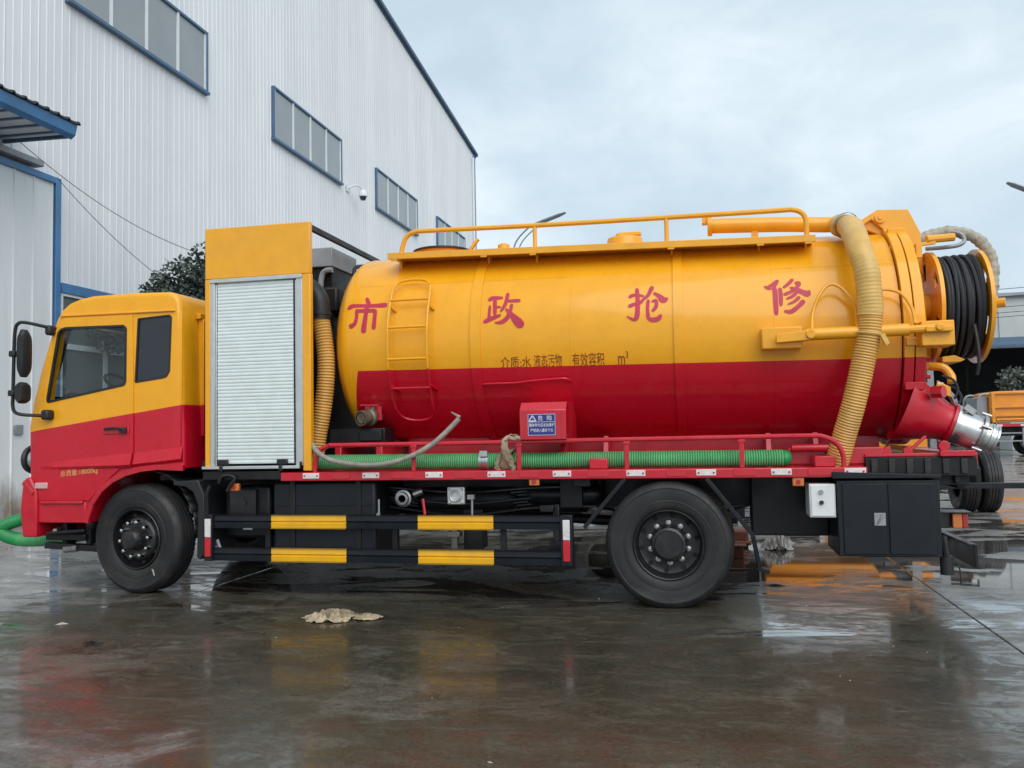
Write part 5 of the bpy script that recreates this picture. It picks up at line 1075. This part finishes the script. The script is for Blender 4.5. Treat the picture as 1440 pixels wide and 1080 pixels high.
# underrun bar, lamps
g = G(); g.box(2.045,2.07,.10,2.40,.350,.535); g.box(2.0,2.045,.10,2.40,.52,.538); P('underrun_bar', g, 'black_box_paint', bevel=.004)
for yy in (1.3,2.1): g = G(); g.box(1.80,2.045,yy,yy+.06,.42,.95); P('underrun_stay', g, 'black_paint', bevel=.004)
g = G(); g.box(1.86,2.13,.42,.62,.745,.757); g.box(1.84,1.985,.50,.60,.62,.745); g.box(1.80,1.88,.50,.56,.62,1.0); P('lamp_bracket', g, 'rim_paint', bevel=.004)
g = G(); g.box(1.988,2.062,.45,.60,.620,.742); tl = P('tail_lamp', g, 'amber_lens', bevel=.006)
g = G(); g.box(2.063,2.105,.45,.60,.620,.742); P('tail_lamp_lens', g, 'red_lens', tl, bevel=.006)
g = G(); g.cyl((1.84,.10,.30),(1.84,.10,.44),.05,12); g.cyl((1.84,.10,.44),(1.82,.10,.60),.028,8); g.tube(spline([(1.90,.10,.42),(1.93,.09,.34),(1.935,.09,.22)],4), .006, 5); P('trailer_socket', g, 'plastic_dark')

# ================================================================ LOOSE THINGS
# ribbed green hose lying on the deck behind the rail
gh = thing('green_hose', (-1.4,.19,1.15), 'long ribbed green hose lying on the red deck behind the side rail', 'hose')
g = corrugated([(-3.50,.19,1.232),(-2.9,.185,1.230),(-2.2,.19,1.228),(-1.86,.19,1.227)], .066, .0205, .006, 16, mf=lambda i: 1 if i % 4 in (1,2) else 0); build('hose', g, ['pvc_green','pvc_green_rib'], gh)
g = corrugated([(-1.87,.19,1.227),(-1.4,.19,1.226),(-.6,.185,1.226),(.2,.19,1.224),(.66,.20,1.222)], .066, .0205, .006, 16, mf=lambda i: 1 if i % 4 in (1,2) else 0); build('hose', g, ['pvc_green','pvc_green_rib'], gh)
g = G(); g.lathe([(.066,0),(.064,.02),(.055,.045),(.035,.06),(0,.064)], (.655,.20,1.222), (1,0,0), 16); build('hose_cap', g, ['pvc_green'], gh)
g = G(); g.lathe([(.068,-.045),(.080,-.045),(.080,-.02),(.076,-.018),(.076,.015),(.082,.018),(.082,.04),(.068,.04)], (-1.90,.19,1.228), (1,0,0), 20); g.box(-1.93,-1.86,.10,.13,1.27,1.32); build('coupling', g, 'galvanised', gh)
# grey drain hose hung over the rail
q = even(spline([(-3.62,.14,1.50),(-3.52,.06,1.42),(-3.42,-.010,1.33),(-3.30,-.03,1.265),(-3.10,-.04,1.225),(-2.90,-.045,1.212),(-2.70,-.045,1.23),(-2.52,-.035,1.285),(-2.36,-.005,1.37),(-2.26,.03,1.45),(-2.16,.06,1.55),(-2.10,.08,1.615)], 10), .02)
g = G(); g.tube(q, .0235, 10); g.tube([q[-1]+Vector((.01,0,.012)), q[-1]-Vector((.07,.0,-.06))], [.015,.006], 6)
tag(build('drain_hose', g, 'grey_hose', origin=(-2.9,0,1.2)), 'thin grey hose drooping over the rail in front of the green hose', 'hose')
# rag knotted round hose and rail
def strip(path, wv, th, g, mi=0):
    """a cloth band: path points, width vectors"""
    L_ = []
    for i, (p_, w) in enumerate(zip(path, wv)):
        p_, w = Vector(p_), Vector(w)
        for f in (-1, -.4, .3, 1): L_.append(p_+w*f+Vector((0, .008*sin(i*2.1+f*4), .006*cos(i*1.7+f*5))))
    n = len(path); g.add(L_, [(i*4+k_, i*4+k_+1, i*4+k_+5, i*4+k_+4) for i in range(n-1) for k_ in range(3)], mi)
g = G()
pts = [(-1.70+.02*cos(a*2), .19-.094*sin(a), 1.232-.094*cos(a)) for a in [2*pi*i/16 for i in range(17)]]; strip(pts, [(.055,0,.01)]*17, 0, g)
strip(spline([(-1.62,.08,1.20),(-1.66,.04,1.27),(-1.68,.01,1.36),(-1.66,.02,1.44),(-1.60,.06,1.44),(-1.56,.05,1.41)],5), [(.030,0,.012)]*26, 0, g)
strip(spline([(-1.60,.06,1.15),(-1.64,.05,1.22),(-1.69,.02,1.32),(-1.66,.0,1.42),(-1.55,-.01,1.428),(-1.44,-.005,1.425)],5), [(.018,0,.014)]*26, 0, g)
strip(spline([(-1.76,.10,1.14),(-1.77,.085,1.19),(-1.74,.08,1.27),(-1.68,.04,1.36)],5), [(.022,0,.008)]*16, 0, g)
o = tag(build('tied_rag', g, 'cardboard', origin=(-1.66,.1,1.3), ang=60), 'twisted rag tied round the green hose and the red rail', 'rag')
s_ = o.modifiers.new('thick', 'SOLIDIFY'); s_.thickness = .006
# green hose at the truck's nose
q = [(-6.46,.95,.66),(-6.62,.75,.69),(-6.82,.62,.70),(-7.05,.55,.665),(-7.25,.5,.60),(-7.30,.5,.545),(-7.22,.48,.49),(-7.05,.47,.455),(-6.85,.46,.452),(-6.6,.47,.468),(-6.35,.48,.50),(-6.1,.5,.53)]
g = corrugated(q, .066, .0205, .004, 16, mf=lambda i: 1 if (i % 4 == 2 and i > 260) else 0)
tag(build('nose_hose', g, ['pvc_green','pvc_green_rib'], origin=(-6.9,.5,.45)), 'smooth bright green hose looped past the red bumper of the truck', 'hose')

# crumpled cloth on the ground in front of the guard
def crumple(name, loc, rx, ry, h, seed, mat, label, cat, nu=44, nv=30, rot=0, holes_=0):
    rnd = Vector((seed*3.1, seed*1.7, seed)); g = G(); v_ = []
    for j in range(nv+1):
        for i in range(nu+1):
            u, w = 2*i/nu-1, 2*j/nv-1
            e_ = 1-.30*mnoise.noise(Vector((u*1.6,w*1.6,0))+rnd)-.25*abs(mnoise.noise(Vector((u*4,w*4,5))+rnd)); x = u*rx*e_*(1-.25*w*w); y = w*ry*e_*(1-.25*u*u)
            q_ = Vector((u*2.6,w*2.0,0))+rnd; rid = 1-abs(mnoise.noise(q_*1.3))*3.4; rid2 = 1-abs(mnoise.noise(q_*2.9))*2.8
            fall = max(0, 1-(u*u+w*w)**1.1*.62); z = .004+h*fall*max(.04, .55*rid+.30*rid2+.2)
            v_.append((loc[0]+x*cos(rot)-y*sin(rot), loc[1]+x*sin(rot)+y*cos(rot), z))
    g.add(v_, [(j*(nu+1)+i, j*(nu+1)+i+1, (j+1)*(nu+1)+i+1, (j+1)*(nu+1)+i) for j in range(nv) for i in range(nu)])
    o = tag(build(name, g, mat, origin=(loc[0],loc[1],0), ang=75), label, cat); s_ = o.modifiers.new('thick', 'SOLIDIFY'); s_.thickness = .006; s_.offset = 1; return o
crumple('crumpled_cloth', (-2.99,-.69), .22, .20, .062, 2, 'cardboard', 'crumpled dirty beige cloth lying on the wet concrete before the truck', 'rag')
crumple('cloth_scrap', (-2.70,-.66), .13, .10, .035, 9, 'cardboard', 'small flat beige scrap lying just right of the crumpled cloth', 'rag', 16, 10)
crumple('white_sack', (.86,3.60), .18, .16, .20, 5, 'sack_white', 'crumpled white plastic sack on the ground behind the rear wheel', 'sack')
g = G(); g.box(.26,.52,3.75,4.0,.0,.20); g.box(.25,.55,3.68,3.75,.03,.08); tag(build('rusty_casting', g, 'rust', origin=(.4,3.85,0), bevel=.02), 'rusty red iron casting on the ground seen past the rear tyre', 'scrap metal')
g = G(); g.box(.13,.42,2.80,2.95,.0,.13); g.box(.10,.45,2.78,2.97,.13,.15); tag(build('wood_block', g, 'rust', origin=(.28,2.87,0), bevel=.01), 'low brown wooden chock on the wet ground behind the rear tyre', 'chock')
# litter on the concrete: far too many flecks to count
R3 = random.Random(11); g = G()
for _ in range(170):
    x, y = R3.uniform(-7,6), R3.uniform(-4.6,5); s_ = R3.uniform(.004,.018)*(1.6 if R3.random() < .1 else 1); a = R3.uniform(0,pi)
    c_, d_ = cos(a)*s_, sin(a)*s_; h = R3.uniform(.003,.008); mi = 0 if R3.random() < .55 else 1
    g.add([(x-c_,y-d_,.001),(x+d_*.4,y-c_*.4,.001),(x+c_,y+d_,.001),(x-d_*.4,y+c_*.4,.001),(x,y,h)], [(0,1,4),(1,2,4),(2,3,4),(3,0,4)], mi)
build('grit', g, ['litter_dark','litter_pale'], kind='stuff', smooth=False)
for x, y, a, ln, mt, lb in ((3.42,-.35,.4,.10,'litter_dark','dark leaf-like scrap on the bright wet slab at right'),(2.62,.22,-.3,.16,'litter_dark','flat dark flake by the slab joint behind the tool box'),(-5.1,-1.2,.5,.05,'litter_pale','tiny pale chip on the concrete in front of the front wheel'),(.62,1.15,0,.10,'litter_dark','small black block lying in the puddle behind the rear tyre')):
    g = G(); c_, d_ = cos(a)*ln, sin(a)*ln; g.add([(x-c_,y-d_,.003),(x+d_*.35,y-c_*.35,.003),(x+c_,y+d_,.003),(x-d_*.35,y+c_*.35,.003),(x,y,.02)], [(0,1,4),(1,2,4),(2,3,4),(3,0,4),(3,2,1,0)])
    tag(build('litter_scrap', g, mt, origin=(x,y,0), smooth=False), lb, 'litter')

# ---------------------------------------------------------------- bare chassis behind the rear end
ch = thing('truck_chassis', (3.5,9.0,0), 'black bare truck chassis with double tyres parked behind the tank truck', 'truck')
def put(name, g, m, **k): return build(name, g, m, ch, **k)
for x in (3.06, 3.86): g = G(); g.box(x,x+.08,7.0,16,.80,1.04); put('frame_rail', g, 'black_paint', bevel=.006)
for x in (3.02, 3.42): g = G(); g.box(x+.05,x+.19,6.955,6.98,.66,1.02); put('hanger_strap', g, 'grey_metal', bevel=.004)
g = G(); g.box(2.5,4.02,6.99,7.06,.90,1.04); g.box(2.5,4.0,7.1,7.2,.74,.82); g.cyl((2.4,8.35,.52),(4.5,8.35,.52),.09,12); g.sphere((3.5,8.35,.55),.24,14); g.box(2.6,3.95,7.3,7.4,.95,1.03); put('rear_frame', g, 'black_paint', bevel=.006)
g = G(); g.box(2.25,4.80,6.60,6.68,.50,.585); put('underrun_bar', g, 'black_box_paint', bevel=.008)
for x in (2.95, 3.95): g = G(); g.box(x,x+.07,6.68,7.2,.56,.80); put('bar_stay', g, 'black_paint', bevel=.005)
g = G(); g.box(3.90,3.97,6.94,6.985,.88,.95); put('clearance_lamp', g, 'reflector_white', bevel=.004)
for x in (4.70, 4.37, 2.55, 2.88):
    w = clone(tyre0, ch, (x,8.35,0.520)); w.rotation_euler = (0,0,pi/2); w.name = 'wheel'; WORLD[w.name] = Vector((0,0,0))
    g = G(); g.lathe(RIMR, (0,0,0), (0,1,0), 32); build('rim', g, 'rim_paint', w, (0,0,0))
g = G(); g.box(2.55,4.7,12.5,13.5,.6,2.6); put('cab_rear', g, 'orange_truck_paint', bevel=.05)

# ---------------------------------------------------------------- skip truck parked behind: it shows in the puddles
bt = thing('parked_truck', (-1.5,7.2,0), 'dark truck with orange rear skip behind the tank truck, mirrored in the puddles', 'truck')
def put3(name, g, m, **k): return build(name, g, m, bt, **k)
for x0, x1, z0, z1, mt in ((-5.6,-2.2,1.12,2.3,'black_box_paint'), (.95,2.35,.52,1.20,'orange_truck_paint')):
    g = G(); g.prism([(x0,z0),(x0-.1,z0+.18),(x0-.1,z1),(x1+.1,z1),(x1+.1,z0+.18),(x1,z0)], 6.0, 8.3); bd = put3('body', g, mt, bevel=.03)
    for z in (z0+.2, z1-.12): g = G(); g.box(x0-.1,x1+.1,5.93,6.0,z,z+.1); build('body_rib', g, mt, bd, bevel=.01)
g = G(); g.box(-2.1,.8,6.1,8.2,1.12,2.05); put3('water_tank', g, 'black_box_paint', bevel=.2, segs=4)
g = G(); g.box(-6.6,.8,6.6,7.7,.62,1.10); g.box(-6.0,.6,6.32,6.6,.07,1.10); put3('frame', g, 'black_paint', bevel=.02)  # low side skirt added to block bright reflected sky under the truck
g = G(); g.box(-8.0,-5.8,6.0,8.3,.55,2.4); put3('cab', g, 'black_box_paint', bevel=.12)
for x in (-6.4,-1.5):
    for yy, rz in ((6.05,0),(8.25,pi)):
        w = clone(tyre0, bt, (x,yy,0.520)); w.rotation_euler = (0,0,rz); w.name = 'wheel'; WORLD[w.name] = Vector((0,0,0))

# ---------------------------------------------------------------- orange truck far right
ot = thing('orange_truck', (14.0,33,0), 'orange sided refuse truck parked far away at the right edge', 'truck')
def put2(name, g, m, **k): return build(name, g, m, ot, **k)
g = G(); g.prism([(11.86,1.42),(11.78,1.62),(11.78,2.66),(12.0,2.72),(17.6,2.80),(17.6,1.42)], 31.9, 34.1); bd = put2('body', g, 'orange_truck_paint', bevel=.04)
for z in (1.66, 2.02, 2.60): g = G(); g.box(11.80,17.6,31.80,31.9,z,z+.09); build('side_rib', g, 'orange_truck_paint', bd, bevel=.015)
for x in (11.82, 14.2, 16.4): g = G(); g.box(x,x+.12,31.78,31.9,1.42,2.68); build('side_post', g, 'orange_truck_paint', bd, bevel=.01)
g = G(); g.tube(spline([(11.78,32,2.6),(11.6,32,2.62),(11.42,32,2.5),(11.35,32,2.1),(11.36,32,1.5)],5), .05, 8); g.tube(spline([(11.78,34,2.6),(11.6,34,2.62),(11.42,34,2.5),(11.35,34,2.1),(11.36,34,1.5)],5), .05, 8); put2('tail_hoop', g, 'grey_metal')
g = G(); g.box(11.40,11.78,32.1,33.9,1.45,2.5); put2('hopper', g, 'grey_metal', bevel=.05)
g = G(); g.box(11.7,17.6,31.9,34.1,1.24,1.36); put2('deck_edge', g, 'red_paint', bevel=.01)
for x in (12.0,12.9,13.8,14.9): g = G(); g.box(x,x+.22,31.885,31.9,1.26,1.34); put2('reflector', g, 'reflector_white')
g = G(); g.tube([(12.0,31.9,1.36),(12.0,31.85,1.55),(13.9,31.85,1.55),(13.9,31.9,1.36)], .03, 6); put2('deck_rail', g, 'yellow_paint')
g = G(); g.box(11.9,17.6,32.4,33.6,.85,1.23); put2('frame', g, 'black_paint', bevel=.02)
g = G(); g.box(11.9,13.0,32.0,32.05,.95,1.0); g.box(11.9,13.0,32.0,32.05,.62,.67); g.box(13.0,13.08,31.98,32.08,.5,1.23); put2('side_guard', g, 'grey_metal')
g = G(); g.box(11.3,11.7,32.0,34.0,.45,.55); put2('rear_bumper', g, 'black_paint')
for x in (13.75, 15.0):
    for yy, rz in ((32.05,0),(34.0,pi)):
        w = clone(tyre0, ot, (x,yy,0.520)); w.rotation_euler = (0,0,rz); w.name = 'wheel'; WORLD[w.name] = Vector((0,0,0))
        g = G(); g.lathe(RIMR, (0,0,0), (0,1,0), 24); build('rim', g, 'aluminium', w, (0,0,0))
g = G(); g.box(17.8,19.6,31.95,34.05,.7,2.7); put2('cab', g, 'orange_truck_paint', bevel=.15)
